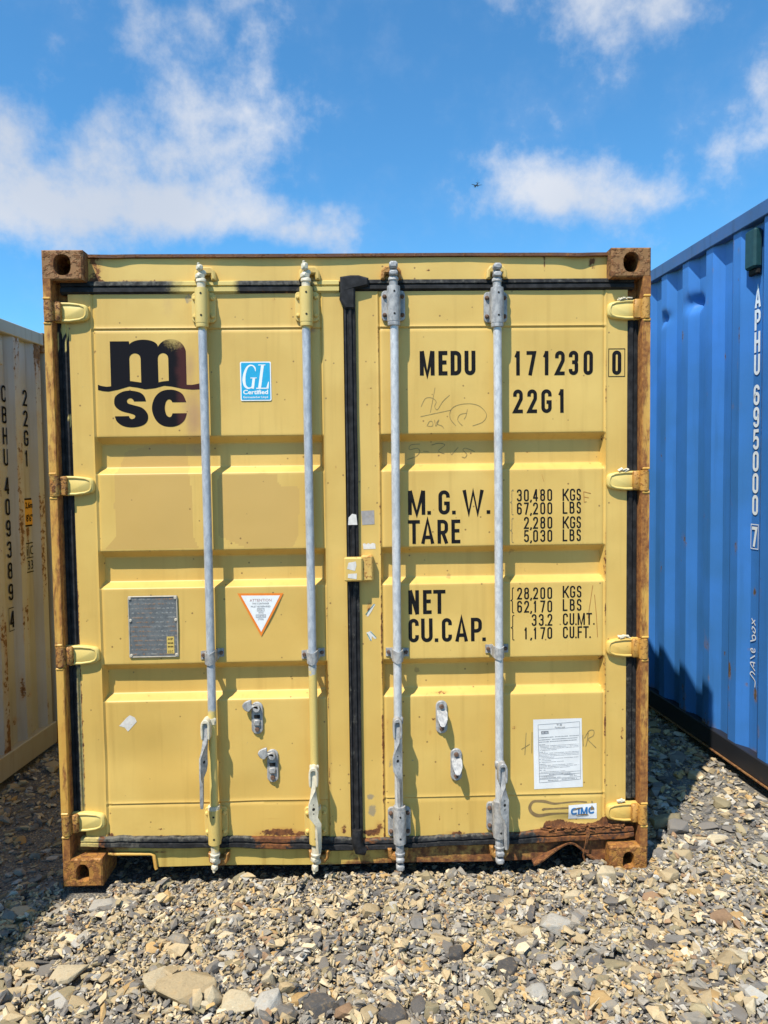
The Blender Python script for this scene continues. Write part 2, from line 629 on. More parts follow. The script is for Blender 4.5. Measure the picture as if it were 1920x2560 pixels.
def paint(name, base, rust0=0.0, rough=.45, streak=.12, patch=None, specks=.0, ramp=RUST, fine=55, bump=.25, over=None, edge=.17, stretch=1.0, chips=0.0):
    m, t, b = new_mat(name)
    o = t.coord()
    big, mid = t.noise(o, 2.6, 2), t.noise(o, 13, 4, .6)
    fin = t.noise(t.scale(o, (1, 1, stretch)) if stretch != 1 else o, fine, 4, .65)
    col = t.mix(t.step(big, .3, .7), mul(base, (.93, .90, .86)), mul(base, (1.03, 1.05, 1.12)))
    col = t.mix(t.math('MULTIPLY', t.step(mid, .35, .75), .22), col, mul(base, (.86, .82, .78)))
    sv = t.noise(t.scale(o, (26, 26, 1.3)), 1.0, 3, .6)
    col = t.mix(t.math('MULTIPLY', t.step(sv, .5, .8), streak * 2.2), col, mul(base, (.72, .66, .60)))
    if patch:
        pm = t.step(t.math('ADD', t.attr('patch'), t.math('MULTIPLY', t.math('SUBTRACT', mid, .5), .5)), .42, .52)
        col = t.mix(pm, col, patch)
        pu = t.math('MULTIPLY', t.step(t.math('ADD', t.attr('purple'), t.math('MULTIPLY', t.math('SUBTRACT', mid, .5), .5)), .1, .9), .6)
        col = t.mix(pu, col, (.33, .17, .13))
        gr = t.math('MULTIPLY', t.step(t.math('ADD', t.attr('grime'), t.math('MULTIPLY', t.math('SUBTRACT', fin, .5), 1.1)), .35, .6), .75)
        col = t.mix(gr, col, (.25, .22, .17))
    if specks:
        vd = t.voronoi(o, 30)
        vc = t.sep(t.voronoi(o, 30, 'Color'))[0]
        sp = t.math('MULTIPLY', t.step(vd, .16, .06), t.step(vc, 1 - specks, 1 - specks + .02))
        col = t.mix(t.math('MULTIPLY', sp, .8), col, (.16, .075, .03))
    if chips:      # scuffs and chips through the top coat
        co = t.vmath('ADD', o, t.vmath('SCALE', t.noise(o, 60, 2, color=True), .03))
        cd = t.voronoi(co, 9.5)
        cc = t.sep(t.voronoi(co, 9.5, 'Color'))
        cm_ = t.math('MULTIPLY', t.step(cd, .13, .07), t.step(cc[1], 1 - chips * 3, 1 - chips * 3 + .02))
        col = t.mix(t.math('MULTIPLY', cm_, .55), col, (.33, .20, .07))
        dn = t.step(t.noise(o, 4.2, 5, .68), .52, .74)
        col = t.mix(t.math('MULTIPLY', dn, .30), col, mul(base, (.80, .76, .72)))
    r = t.math('ADD', t.attr('rust'), rust0)
    rm = t.step(t.math('ADD', r, t.math('MULTIPLY', t.math('SUBTRACT', fin, .5), 1.5)), .55 - edge / 2, .55 + edge / 2)
    halo = t.math('MULTIPLY', t.step(t.math('ADD', r, t.math('MULTIPLY', t.math('SUBTRACT', mid, .5), .9)), .22, .75), .7)
    col = t.mix(halo, col, t.mix(.5, mul(base, (.86, .60, .36)), (.40, .19, .06)))
    rc = t.ramp(t.noise(o, 46, 4, .7), ramp)
    col = t.mix(rm, col, rc)
    if over:       # a second paint left in patches over the rust
        om = t.step(t.noise(t.vmath('ADD', o, (3.3, 1.2, 8.1)), 24, 6, .6), .53, .60)
        col = t.mix(t.math('MULTIPLY', om, .85), col, over)
    t.put(b.inputs['Base Color'], col)
    t.put(b.inputs['Roughness'], t.math('ADD', rough, t.math('MULTIPLY', rm, .4)))
    b.inputs['Specular IOR Level'].default_value = .4
    h = t.math('ADD', t.math('MULTIPLY', mid, .25), t.math('MULTIPLY', t.math('MULTIPLY', fin, rm), 1.6))
    t.put(b.inputs['Normal'], t.bump(h, bump, .0025))
    return m


def flat(name, c, rough=.6, var=.08, metal=0.0, wear=None, wear_amt=.0, nscale=40, spec=.35):
    m, t, b = new_mat(name)
    o = t.coord()
    n = t.noise(o, nscale, 5)
    col = t.mix(t.step(n, .3, .7), mul(c, 1 - var), mul(c, 1 + var))
    if wear is not None:
        col = t.mix(t.step(t.noise(o, nscale * 1.7, 7, .65), .5 + .25 * (1 - wear_amt), .56 + .25 * (1 - wear_amt)), col, wear)
    t.put(b.inputs['Base Color'], col)
    b.inputs['Roughness'].default_value = rough
    b.inputs['Metallic'].default_value = metal
    b.inputs['Specular IOR Level'].default_value = spec
    return m


YEL = (.67, .447, .118)
M = {}
M['door'] = paint('yellow_door_paint', YEL, specks=.24, patch=(.575, .365, .105), streak=.20, chips=.05)
M['yellow'] = paint('yellow_frame_paint', YEL, specks=.10, rust0=.04)
M['yellow_worn'] = paint('yellow_worn_paint', (.64, .38, .08), rust0=.33, ramp=[(.2, (.07, .028, .012)), (.42, (.20, .075, .022)), (.62, (.36, .155, .038)), (.85, (.50, .26, .06))], fine=34, bump=.6, edge=.3, stretch=.22)
M['hinge'] = paint('yellow_hinge_paint', (.68, .52, .16), rust0=.10, ramp=RUST_ORANGE, fine=40)
M['casting'] = paint('rusted_casting', (.24, .13, .05), rust0=.52, ramp=[(.2, (.05, .02, .012)), (.45, (.15, .062, .024)), (.65, (.24, .11, .04)), (.85, (.36, .19, .065))], fine=38, bump=.9, rough=.6)
M['casting_low'] = paint('rusted_yellow_casting', (.40, .20, .04), rust0=.56, ramp=[(.2, (.075, .03, .013)), (.42, (.19, .075, .024)), (.62, (.34, .14, .036)), (.85, (.50, .26, .06))], fine=42, bump=.9, rough=.6)
M['sill'] = paint('yellow_sill_paint', (.60, .43, .11), rust0=.05, streak=.5, bump=.4, fine=24, edge=.5)
M['bracket'] = paint('bracket_paint', YEL, rust0=.24, ramp=RUST_ORANGE, fine=60, bump=.4)
M['rust'] = paint('bare_rust', (.24, .10, .035), rust0=.62, bump=.8, fine=70, rough=.7)
M['roof_lip'] = paint('rusty_roof_lip', (.12, .05, .03), rust0=.45, bump=.5)
M['keeper'] = paint('keeper_paint', (.62, .44, .13), rust0=.30, ramp=RUST_ORANGE, fine=60, bump=.6)
M['keeper_rust'] = paint('keeper_rust', (.40, .22, .06), rust0=.52, ramp=RUST_ORANGE, fine=60, bump=.6)
M['bolt_rust'] = flat('rusty_bolt', (.13, .075, .05), .8, .35, nscale=120)
M['bolt_yellow'] = flat('painted_bolt', (.68, .50, .16), .5, .1)
M['black'] = flat('black_lettering', (.010, .010, .011), .85, .3, wear=(.50, .36, .11), wear_amt=.15, spec=.12)
M['white_letter'] = flat('white_lettering', (.78, .80, .80), .5, .05)
M['dark'] = flat('dark_hole', (.012, .011, .01), .9)


def rubber():
    m, t, b = new_mat('black_rubber')
    o = t.coord()
    n = t.noise(o, 30, 6, .6)
    col = t.mix(t.step(n, .35, .75), (.010, .010, .011), (.032, .032, .034))
    # dust and crazing on old rubber, yellow overspray where the doors were painted
    du = t.math('MULTIPLY', t.step(t.math('ADD', t.attr('dust'), t.math('MULTIPLY', t.math('SUBTRACT', t.noise(o, 50, 7, .7), .5), 1.4)), .35, .85), .8)
    col = t.mix(du, col, (.17, .16, .13))
    ov = t.step(t.math('ADD', t.attr('paint'), t.math('MULTIPLY', t.math('SUBTRACT', t.noise(o, 60, 6, .7), .5), .5)), .3, .75)
    col = t.mix(t.math('MULTIPLY', ov, .92), col, (.60, .47, .16))
    ru = t.step(t.math('ADD', t.attr('rust'), t.math('MULTIPLY', t.math('SUBTRACT', t.noise(o, 55, 7, .65), .5), 1.5)), .4, .7)
    col = t.mix(ru, col, t.ramp(t.noise(o, 40, 6, .7), RUST))
    t.put(b.inputs['Base Color'], col)
    b.inputs['Roughness'].default_value = .75
    b.inputs['Specular IOR Level'].default_value = .25
    t.put(b.inputs['Normal'], t.bump(t.noise(o, 90, 5, .6), .25, .002))
    return m


M['rubber'] = rubber()


def galv(name, a, c, streak_scale, overp=None, rough=.48):
    """hot dip galvanised steel, weathered; 'paint' attribute = yellow overspray"""
    m, t, b = new_mat(name)
    o = t.coord()
    n = t.noise(t.scale(o, (70, 70, streak_scale)), 1.0, 4, .68)
    col = t.mix(t.step(n, .36, .62), a, c)
    n2 = t.noise(o, 8, 4)
    col = t.mix(t.math('MULTIPLY', t.step(n2, .45, .75), .35), col, mul(a, .8))
    ov = t.step(t.math('ADD', t.attr('paint'), t.math('MULTIPLY', t.math('SUBTRACT', t.noise(o, 42, 6, .7), .5), 1.1)), .4, .62)
    col = t.mix(ov, col, (.64, .48, .15))
    t.put(b.inputs['Base Color'], col)
    t.put(b.inputs['Metallic'], t.math('MULTIPLY', t.math('SUBTRACT', 1.0, ov), .10))
    b.inputs['Roughness'].default_value = rough
    t.put(b.inputs['Normal'], t.bump(t.noise(o, 130, 4, .6), .3, .0012))
    return m


M['galv'] = galv('galvanised_bar', (.34, .37, .405), (.48, .505, .53), 30)
M['galv_pale'] = galv('galvanised_bar_pale', (.45, .46, .465), (.62, .62, .61), 34)
M['galv_cast'] = galv('galvanised_fitting', (.25, .25, .25), (.43, .42, .40), 40, rough=.6)
M['fit_yellow'] = paint('painted_fitting', (.66, .49, .155), rust0=.06, fine=60)
M['fit_cream'] = flat('worn_painted_fitting', (.60, .54, .40), .5, .14, wear=(.56, .47, .25), wear_amt=.4, nscale=60)


def stone_mat(name='slate_gravel', attr=True, c=(.3, .28, .24)):
    m, t, b = new_mat(name)
    g = t.n.new('ShaderNodeNewGeometry')
    pos = t.coord('Object')
    base = t.attr('col', 'Color') if attr else c
    n1 = t.noise(pos, 45, 3, .65)
    n2 = t.noise(t.scale(pos, (1, 1, 5)), 160, 3, .7)
    col = t.mix(t.math('MULTIPLY', t.step(n1, .5, .72), .4), base, (.36, .24, .11), 'MIX')
    col = t.mix(t.math('MULTIPLY', t.step(n1, .48, .28), .35), col, mul((1, 1, 1), .5), 'MULTIPLY')
    col = t.mix(t.math('MULTIPLY', t.step(n2, .35, .7), .35), col, (1.5, 1.45, 1.4), 'MULTIPLY')
    t.put(b.inputs['Base Color'], col)
    b.inputs['Roughness'].default_value = .85
    b.inputs['Specular IOR Level'].default_value = .25
    t.put(b.inputs['Normal'], t.bump(t.math('ADD', t.math('MULTIPLY', n2, .5), n1), .55, .004))
    return m


M['stone'] = stone_mat()


def ground_mat():
    m, t, b = new_mat('gravel_bed')
    o = t.coord()
    v = t.voronoi(o, 95, 'Color')
    d = t.voronoi(o, 95)
    s = t.sep(v)
    col = t.ramp(s[0], [(.0, (.11, .105, .10)), (.35, (.19, .175, .155)), (.65, (.28, .235, .165)), (1.0, (.40, .34, .235))])
    col = t.mix(t.step(d, .3, .7), col, (.12, .11, .095))
    col = t.mix(t.math('MULTIPLY', t.noise(o, 200, 3), .4), col, (.17, .155, .13))
    t.put(b.inputs['Base Color'], col)
    b.inputs['Roughness'].default_value = .9
    t.put(b.inputs['Normal'], t.bump(t.math('SUBTRACT', t.noise(o, 60, 4), d), .9, .008))
    return m


M['ground'] = ground_mat()

# ---------------------------------------------------------------- ground
def gz(x, y):
    """height of the gravel bed"""
    x = np.asarray(x, float)
    y = np.asarray(y, float)
    t = np.clip((x - .35) / 1.6, 0, 1)
    h = .095 * t * t * (3 - 2 * t)
    h = h - .034
    # scoured hollow under the yellow container
    ins = np.clip((1.2 - np.abs(x)) / .15, 0, 1) * np.clip((y - .03) / .12, 0, 1) * np.clip((6.1 - y) / .2, 0, 1)
    h = h - ins * (.055 + .5 * h)
    h = h + .018 * (fnoise(x, y, .55, 3) - .5) * np.clip(1.5 - ins * 1.5, 0, 1)
    far = np.clip((np.hypot(x, y) - 9) / 6, 0, 1)
    return h * (1 - far) - .02 * far


gx = np.unique(np.concatenate([np.linspace(-4, 5, 181), np.linspace(-14, 15, 80), np.array([-3000, -900, -300, -100, -40, 40, 100, 300, 900, 3000.])]))
gy = np.unique(np.concatenate([np.linspace(-5, 4, 181), np.linspace(-14, 20, 90), np.array([-3000, -900, -300, -100, -40, 40, 100, 300, 900, 3000.])]))
X, Y = np.meshgrid(gx, gy, indexing='ij')
V = np.stack([X, Y, gz(X, Y) - .001], -1)
me = grid_mesh('ground', V, mat=M['ground'])
link(bpy.data.objects.new('ground', me), None, kind='structure')

# ---------------------------------------------------------------- container shells
def corr_wall(L0, L1, z0, z1, xo, depth, pitch, outer, slope, phase, sgn, nz=40, rust=None, dents=(), dense=None):
    """corrugated side sheet along local y; outer faces at x = sgn*xo, inner faces depth further in"""
    inner = pitch - outer - 2 * slope
    ys, ds = [], []
    k = math.floor((L0 - phase) / pitch) - 1
    y = phase + k * pitch
    while y < L1 + pitch:
        for a, d in ((0, 0), (outer * .5, 0), (outer, 0), (outer + slope * .5, .5), (outer + slope, 1), (outer + slope + inner * .5, 1), (outer + slope + inner, 1), (outer + 1.5 * slope + inner, .5)):
            ys.append(y + a)
            ds.append(d)
        y += pitch
    ys, ds = np.array(ys), np.array(ds, float)
    k = (ys > L0 + 1e-4) & (ys < L1 - 1e-4)
    e = np.interp([L0, L1], ys, ds)
    ys = np.concatenate([[L0], ys[k], [L1]])
    ds = np.concatenate([[e[0]], ds[k], [e[1]]])
    if dense:
        ex = np.arange(dense[0], dense[1], .012)
        ex = ex[np.abs(ex[:, None] - ys[None, :]).min(1) > .004]
        y2 = np.sort(np.concatenate([ys, ex]))
        ds = np.interp(y2, ys, ds)
        ys = y2
    zs = np.linspace(z0, z1, nz)
    Yg, Zg = np.meshgrid(ys, zs, indexing='ij')
    Dg = np.repeat(ds[:, None], nz, 1) * depth
    Dg = Dg + .004 * (fnoise(Yg, Zg, .5, 8) - .5)
    for (cy, cz, ry, rz, dd) in dents:
        Dg = Dg + dd * np.exp(-((Yg - cy) / ry) ** 2 - ((Zg - cz) / rz) ** 2)
    Vv = np.stack([sgn * (xo - Dg), Yg, Zg], -1)
    at = {'rust': np.zeros_like(Yg) if rust is None else rust(Yg, Zg, 1 - np.repeat(ds[:, None], nz, 1))}
    return Vv, at


def casting_mesh(hole, bev=.006):
    """corner fitting 162 x 178 x 118 mm, its front face at y = 0, x and z centred; hole = outline in x,z"""
    g = G()
    w2, h2, dp = .081, .059, .178
    n = len(hole)
    ang = [math.atan2(z, x) for x, z in hole]

    def onrect(a, w_, h_):
        c, s = math.cos(a), math.sin(a)
        k = min(w_ / abs(c) if abs(c) > 1e-6 else 9, h_ / abs(s) if abs(s) > 1e-6 else 9)
        return (c * k, s * k)
    # corners must be among the angles: insert them
    pts = sorted([(a % (2 * math.pi), h) for a, h in zip(ang, hole)])
    for cx, cz in ((1, 1), (-1, 1), (-1, -1), (1, -1)):
        a = math.atan2(cz * h2, cx * w2) % (2 * math.pi)
        k = min(range(len(pts)), key=lambda i: abs(pts[i][0] - a))
        pts[k] = (a, pts[k][1])
    pts.sort()
    fr = [onrect(a, w2 - bev, h2 - bev) for a, _ in pts]
    fo = [onrect(a, w2, h2) for a, _ in pts]
    ho = [h for _, h in pts]
    sc = lambda P_, k: [(x * k, z * k) for x, z in P_]
    secs = [[(x, .15, z) for x, z in sc(ho, 1.15)], [(x, .035, z) for x, z in sc(ho, 1.15)], [(x, .035, z) for x, z in ho], [(x, .004, z) for x, z in ho], [(x, 0, z) for x, z in sc(ho, 1.05)],
            [(x, 0, z) for x, z in fr], [(x, bev, z) for x, z in fo], [(x, dp - bev, z) for x, z in fo], [(x, dp, z) for x, z in fr]]
    g.loft(secs)
    return g


def plain_hole(rx, rz, p=2.6, n=24, zoff=0, arch=False):
    out = []
    for k in range(n):
        t = 2 * math.pi * k / n + .01
        c, s = math.cos(t), math.sin(t)
        pw = p if (not arch or s > 0) else 6
        out.append((rx * math.copysign(abs(c) ** (2 / pw), c), zoff + rz * math.copysign(abs(s) ** (2 / pw), s)))
    return out


def shell(root, L, H, mats, z_rail, z_top, corr, rust_side=None, front_end=True, back_end=True, nz=40, dents_pos=(), dents_neg=(), cast_front=True, low_rail=None, dense=None):
    """sides, rails, roof and plain ends of a box container; local y runs from the near end 0 to L"""
    Wd = 1.219
    side, rail, roofm, castm = mats
    depth, pitch, outer, slope, ph_pos, ph_neg, insetx = corr
    for sgn, ph, dn in ((1, ph_pos, dents_pos), (-1, ph_neg, dents_neg)):
        Vv, at = corr_wall(.15, L - .15, z_rail - .01, z_top + .012, Wd - insetx, depth, pitch, outer, slope, ph, sgn, nz, rust_side, dn, dense)
        me = grid_mesh('side_wall', Vv, at, 25, side, flip=sgn > 0)
        link(bpy.data.objects.new('side_wall', me), root)
        g = G()
        a, b_ = sorted((sgn * Wd, sgn * (Wd - .06)))
        g.box(a, b_, .17, L - .17, .012, z_rail, .004)
        g.build('bottom_rail', low_rail or rail, root)
        if low_rail:
            g = G()
            a, b_ = sorted((sgn * (Wd + .010), sgn * (Wd - .05)))
            g.box(a, b_, .19, L - .19, .006, .0115)
            g.build('rail_flange', castm, root)
        g = G()
        a, b_ = sorted((sgn * Wd, sgn * (Wd - .06)))
        g.box(a, b_, .17, L - .17, z_top, H - .006, .004)
        g.build('top_rail', rail, root)
        for yy in ((0.0, L) if front_end else (L,)):
            g = G()
            y0, y1 = (0.0 + .004, .15) if yy == 0 else (L - .15, L - .004)
            a, b_ = sorted((sgn * (Wd - .003), sgn * (Wd - .13)))
            g.box(a, b_, y0, y1, .11, H - .11, .006)
            g.build('corner_post', rail, root)
    for zz in (.059, H - .059):
        for sgn in (1, -1):
            for yy in ((0, L) if cast_front else (L,)):
                g = casting_mesh(plain_hole(.028, .036))
                R_ = Matrix.Translation((sgn * (Wd - .081), yy, zz)) @ (Matrix.Identity(4) if yy == 0 else Matrix.Rotation(math.pi, 4, 'Z'))
                g.v = [tuple(R_ @ Vector(q)) for q in g.v]
                g.build('corner_casting', castm, root)
    # roof sheet with shallow cross ribs
    ys = np.arange(.05, L - .05, .03)
    xs = np.linspace(-Wd + .03, Wd - .03, 12)
    Xg, Yg = np.meshgrid(xs, ys, indexing='ij')
    Zg = H - .02 + .01 * (np.sin(Yg / .21 * 2 * math.pi) > 0)
    me = grid_mesh('roof', np.stack([Xg, Yg, Zg], -1), None, 30, roofm)
    link(bpy.data.objects.new('roof', me), root)
    g = G()
    g.box(-Wd + .06, Wd - .06, .12, L - .06, .10, .14)
    g.build('floor', M['dark'], root)
    for is_end, y0 in ((front_end, .03), (back_end, L - .07)):
        if is_end:
            xs = np.arange(-Wd + .12, Wd - .119, .0345)
            ph = (np.arange(len(xs)) % 8)
            dd = np.interp(ph, [0, 2, 4, 6, 8], [0, 0, 1, 1, 0]) * .04
            zs = np.linspace(.11, H - .11, 20)
            Xg, Zg = np.meshgrid(xs, zs, indexing='ij')
            Yg = y0 + np.repeat(dd[:, None], 20, 1) * (1 if y0 < 1 else -1) + (0 if y0 < 1 else .04)
            me = grid_mesh('end_wall', np.stack([Xg, Yg, Zg], -1), None, 25, side)
            link(bpy.data.objects.new('end_wall', me), root)
            for z0, z1 in ((.02, .118), (H - .118, H - .01)):
                g = G()
                ya, yb = (.02, .10) if y0 < 1 else (L - .10, L - .02)
                g.box(-Wd + .163, Wd - .163, ya, yb, z0, z1, .004)
                g.build('end_rail', rail, root)

# ---------------------------------------------------------------- the yellow container
YC = empty('shipping_container', (0, 0, 0), label='yellow container with closed double doors facing the viewer', category='container', group='shipping containers in the yard')
H = 2.591


def yel_side_rust(Yg, Zg, out):
    return .25 * out * fnoise(Yg, Zg, .3, 21) + .3 * np.exp(-(Zg - .15) / .08)


shell(YC, 6.058, H, (M['yellow'], M['yellow'], M['yellow'], M['casting']), .16, 2.51, (.036, .278, .072, .068, .2, .2, .012), yel_side_rust, front_end=False, nz=24, cast_front=False)

# corner castings of the door end
for (sx, zc, hole, mat) in ((-1, H - .059, plain_hole(.033, .040, 2.5), 'casting'), (1, H - .059, plain_hole(.032, .039, 2.3), 'casting'),
                            (-1, .059, plain_hole(.026, .035, 2.2, arch=True), 'casting_low'), (1, .055, plain_hole(.024, .033, 2.2, arch=True), 'casting_low')):
    g = casting_mesh(hole)
    g.v = [(x + sx * (1.219 - .081), y, z + zc) for x, y, z in g.v]
    g.build('corner_casting', M[mat], YC)

# corner posts: outer bar, recessed inner flange behind the hinges
def prof_post(s):
    return [(s * 1.217, .0), (s * 1.187, .0), (s * 1.185, .004), (s * 1.184, .072), (s * 1.10, .074), (s * 1.10, .14), (s * 1.217, .14)]


for s in (-1, 1):
    g = G()
    zs = np.array(sorted(list(np.linspace(.112, 2.478, 60)) + [zc + d for zc in (2.352, 1.654, .956, .252) for d in (-.0425, -.0415, .0415, .0425)]))
    secs = []
    for z in zs:
        wob = .003 * (fnoise(np.array([z]), np.array([s * 3.]), .25, 9)[0] - .5)
        notch = .016 * any(abs(z - zc) < .042 for zc in (2.352, 1.654, .956, .252))
        secs.append([(x + wob * (abs(x) > 1.18), y + (wob * .7 + notch) * (y < .01), z) for x, y in prof_post(s)])
    g.loft(secs)
    o = g.build('corner_post', M['yellow_worn'], YC, 25)
    add_attr(o.data, 'rust', lambda c: -.30 + .45 * fnoise(c[:, 0], c[:, 2], .35, 5 + int(s)) + .5 * np.exp(-(c[:, 2] - .11) / .12) + .3 * np.exp(-(2.48 - c[:, 2]) / .08) + (.45 * (c[:, 1] > .02)) + (.26 if s > 0 else 0.05) + .2 * (abs(c[:, 0]) < 1.19))

# header
def header_rust(c):
    x, z = c[:, 0], c[:, 2]
    r = .75 * np.exp(-((x + 1.03) / .035) ** 2) * (.5 + fnoise(x, z, .03, 2)) + .5 * np.exp(-(z - 2.478) / .006) * fnoise(x, z, .09, 4) * 1.3
    r = np.maximum(r, .8 * np.exp(-((x - .80) / .006) ** 2) * np.clip((z - 2.49) / .05, 0, 1))
    r = np.maximum(r, .8 * np.exp(-((x - .995) / .02) ** 2 - ((z - 2.55) / .03) ** 2))
    r = np.maximum(r, .75 * np.exp(-((x - .33) / .03) ** 2 - ((z - 2.52) / .008) ** 2) * (fnoise(x, z, .02, 7) > .5))
    r = np.maximum(r, .6 * np.exp(-((x + .85) / .16) ** 2 - ((z - 2.48) / .012) ** 2))
    return r - .04


xs = np.linspace(-1.06, 1.06, 220)
zs = np.linspace(2.474, 2.572, 16)
Xg, Zg = np.meshgrid(xs, zs, indexing='ij')
Yg = .06 + .003 * (fnoise(Xg, Zg, .3, 14) - .5) + .012 * np.exp(-((np.abs(Xg) - 1.03) / .02) ** 2) * 0
me = grid_mesh('header', np.stack([Xg, Yg, Zg], -1), None, 60, M['yellow'])
add_attr(me, 'rust', header_rust)
header = link(bpy.data.objects.new('header', me), YC)
g = G()
g.box(-1.06, 1.06, .068, .16, 2.45, 2.572)
g.build('header_beam', M['yellow'], YC)
# rusty front lip of the roof plate, wavy
g = G()
secs = []
for x in np.linspace(-1.062, 1.062, 160):
    wv = .004 * math.sin(x * 5.1) + .006 * (fnoise(np.array([x]), np.array([2.0]), .18, 6)[0] - .5) - .012 * math.exp(-((x - .93) / .05) ** 2) - .010 * math.exp(-((x + .96) / .06) ** 2)
    y0 = .045 + wv * .6
    secs.append([(x, y0, 2.585 + wv * .3), (x, y0 + .001, 2.5735 + wv * .4), (x, .075, 2.5725), (x, .2, 2.5725), (x, .2, 2.589), (x, .06, 2.589 + wv * .2)])
g.loft(secs)
g.build('roof_lip', M['roof_lip'], YC, 40)

# ---- door leaves: one heightfield sheet each, with pressed corrugations
REC = [(.757, .783, .886, .914), (1.230, 1.254, 1.358, 1.385), (1.702, 1.728, 1.826, 1.853)]
DB = lambda x: np.interp(x, [-1.16, -1.03, -.74, -.49, -.25, -.05, .0, .09, .31, .54, .72, .87, 1.14], [.186, .186, .180, .173, .164, .156, .150, .150, .152, .160, .162, .170, .176])
RDEP = .040


def zprof(z):
    pts, val = [0], [0.]
    for a, b, c, d in REC:
        pts += [a, b, c, d]
        val += [0, 1, 1, 0]
    pts.append(9)
    val.append(0)
    t = 0
    for o_ in (-.003, -.0015, 0, .0015, .003):
        t = t + np.interp(z + o_, pts, val)
    return t / 5


LEAF = {-1: (-1.139, -.030, -1.050, -.116), 1: (.020, 1.141, .111, 1.052)}
DENT = {-1: [(-.90, .52, .20, .10, .004), (-.62, .42, .1, .08, -.003), (-.42, .36, .12, .1, .003), (-.8, .95, .2, .1, -.002), (-.35, 1.1, .12, .1, .003), (-.4, 2.0, .15, .15, .002), (-.83, 1.55, .15, .15, -.002)],
        1: [(.4, .5, .12, .14, -.002), (.8, .55, .15, .14, .002), (.86, 1.5, .1, .1, -.002), (.35, 1.1, .1, .08, .0025), (.85, 2.1, .15, .1, .002), (.9, .20, .1, .03, .006)]}


def leaf_y(s, x, z):
    """front surface depth of a door leaf"""
    x = np.asarray(x, float)
    z = np.asarray(z, float)
    x0, x1, a, b = LEAF[s]
    px = np.clip(np.minimum((x - a) / .012, (b - x) / .012), 0, 1)
    y = .05 + RDEP * np.minimum(zprof(z), px)
    inpan = ((x > a) & (x < b)).astype(float)
    y = y + .0015 * inpan
    for xs_ in (a, b):
        y = y - .0022 * np.exp(-((x - xs_) / .004) ** 2) + .0035 * np.exp(-((x - xs_ - (.008 if xs_ == a else -.008)) / .0035) ** 2)
    for zs_ in (2.292, .325):
        y = y + inpan * (-.0022 * np.exp(-((z - zs_) / .004) ** 2) + .0035 * np.exp(-((z - zs_ + .007) / .003) ** 2))
    for cx, cz, rx, rz, d in DENT[s]:
        y = y + 1.8 * d * np.exp(-((x - cx) / rx) ** 2 - ((z - cz) / rz) ** 2)
    y = y + .0028 * (fnoise(x, z, .22, 31 + s, 3) - .5)
    return y


def in_poly(x, z, P_):
    r = np.zeros(x.shape, bool)
    n = len(P_)
    for i in range(n):
        x1, z1 = P_[i]
        x2, z2 = P_[(i + 1) % n]
        c = ((z1 > z) != (z2 > z)) & (x < (x2 - x1) * (z - z1) / (z2 - z1 + 1e-12) + x1)
        r ^= c
    return r


PATCH = [[(-1.018, 1.396), (-.971, 1.448), (-.979, 1.572), (-.973, 1.704), (-.94, 1.794), (-.80, 1.83), (-.695, 1.819), (-.662, 1.634), (-.664, 1.444), (-.64, 1.395)],
         [(-.553, 1.695), (-.313, 1.696), (-.305, 1.649), (-.219, 1.638), (-.23, 1.437), (-.253, 1.39), (-.443, 1.392), (-.556, 1.442)]]
BLOB = {-1: [(-.33, .185, .10, .020, 1.0), (-.24, .178, .06, .015, .9), (-.86, .215, .10, .018, .45), (-.36, .245, .05, .008, .5), (-.31, 2.405, .014, .045, .5), (-1.04, .19, .03, .02, .8),
             (-.06, .19, .02, .03, .7), (-.07, 1.72, .006, .012, .7), (-.40, .61, .006, .012, .6), (-.46, .42, .006, .006, .5), (-.06, 1.17, .008, .006, .6), (-.79, 1.75, .02, .006, .4), (-.35, 2.0, .006, .006, .5)],
        1: [(.36, .765, .06, .007, .75), (.31, .60, .010, .022, .66), (.325, .655, .018, .018, .5), (.40, .382, .03, .022, .60), (.345, .235, .005, .022, .7), (.42, .163, .045, .010, 1.0), (.13, .65, .012, .03, .5),
            (.06, .175, .05, .018, 1.1), (.09, .19, .03, .04, .7), (.665, .612, .013, .010, .8), (1.125, .58, .010, .04, .72), (1.118, .46, .003, .03, .6), (.735, 1.775, .022, .006, .75), (.845, 1.985, .006, .008, .6),
            (.075, 2.04, .022, .006, .6), (.085, 2.02, .004, .03, .5), (.07, 2.15, .004, .04, .35), (1.045, 1.83, .01, .02, .6), (1.04, .90, .012, .02, .8), (.59, .22, .006, .01, .5), (.80, .30, .012, .01, .6), (.06, 1.13, .012, .04, .7),
            (.79, 2.23, .006, .008, .5), (.11, .55, .02, .008, .5), (.30, .73, .004, .01, .5), (.49, .56, .02, .012, .35), (.99, .44, .003, .012, .6), (.345, .86, .02, .02, .35)]}


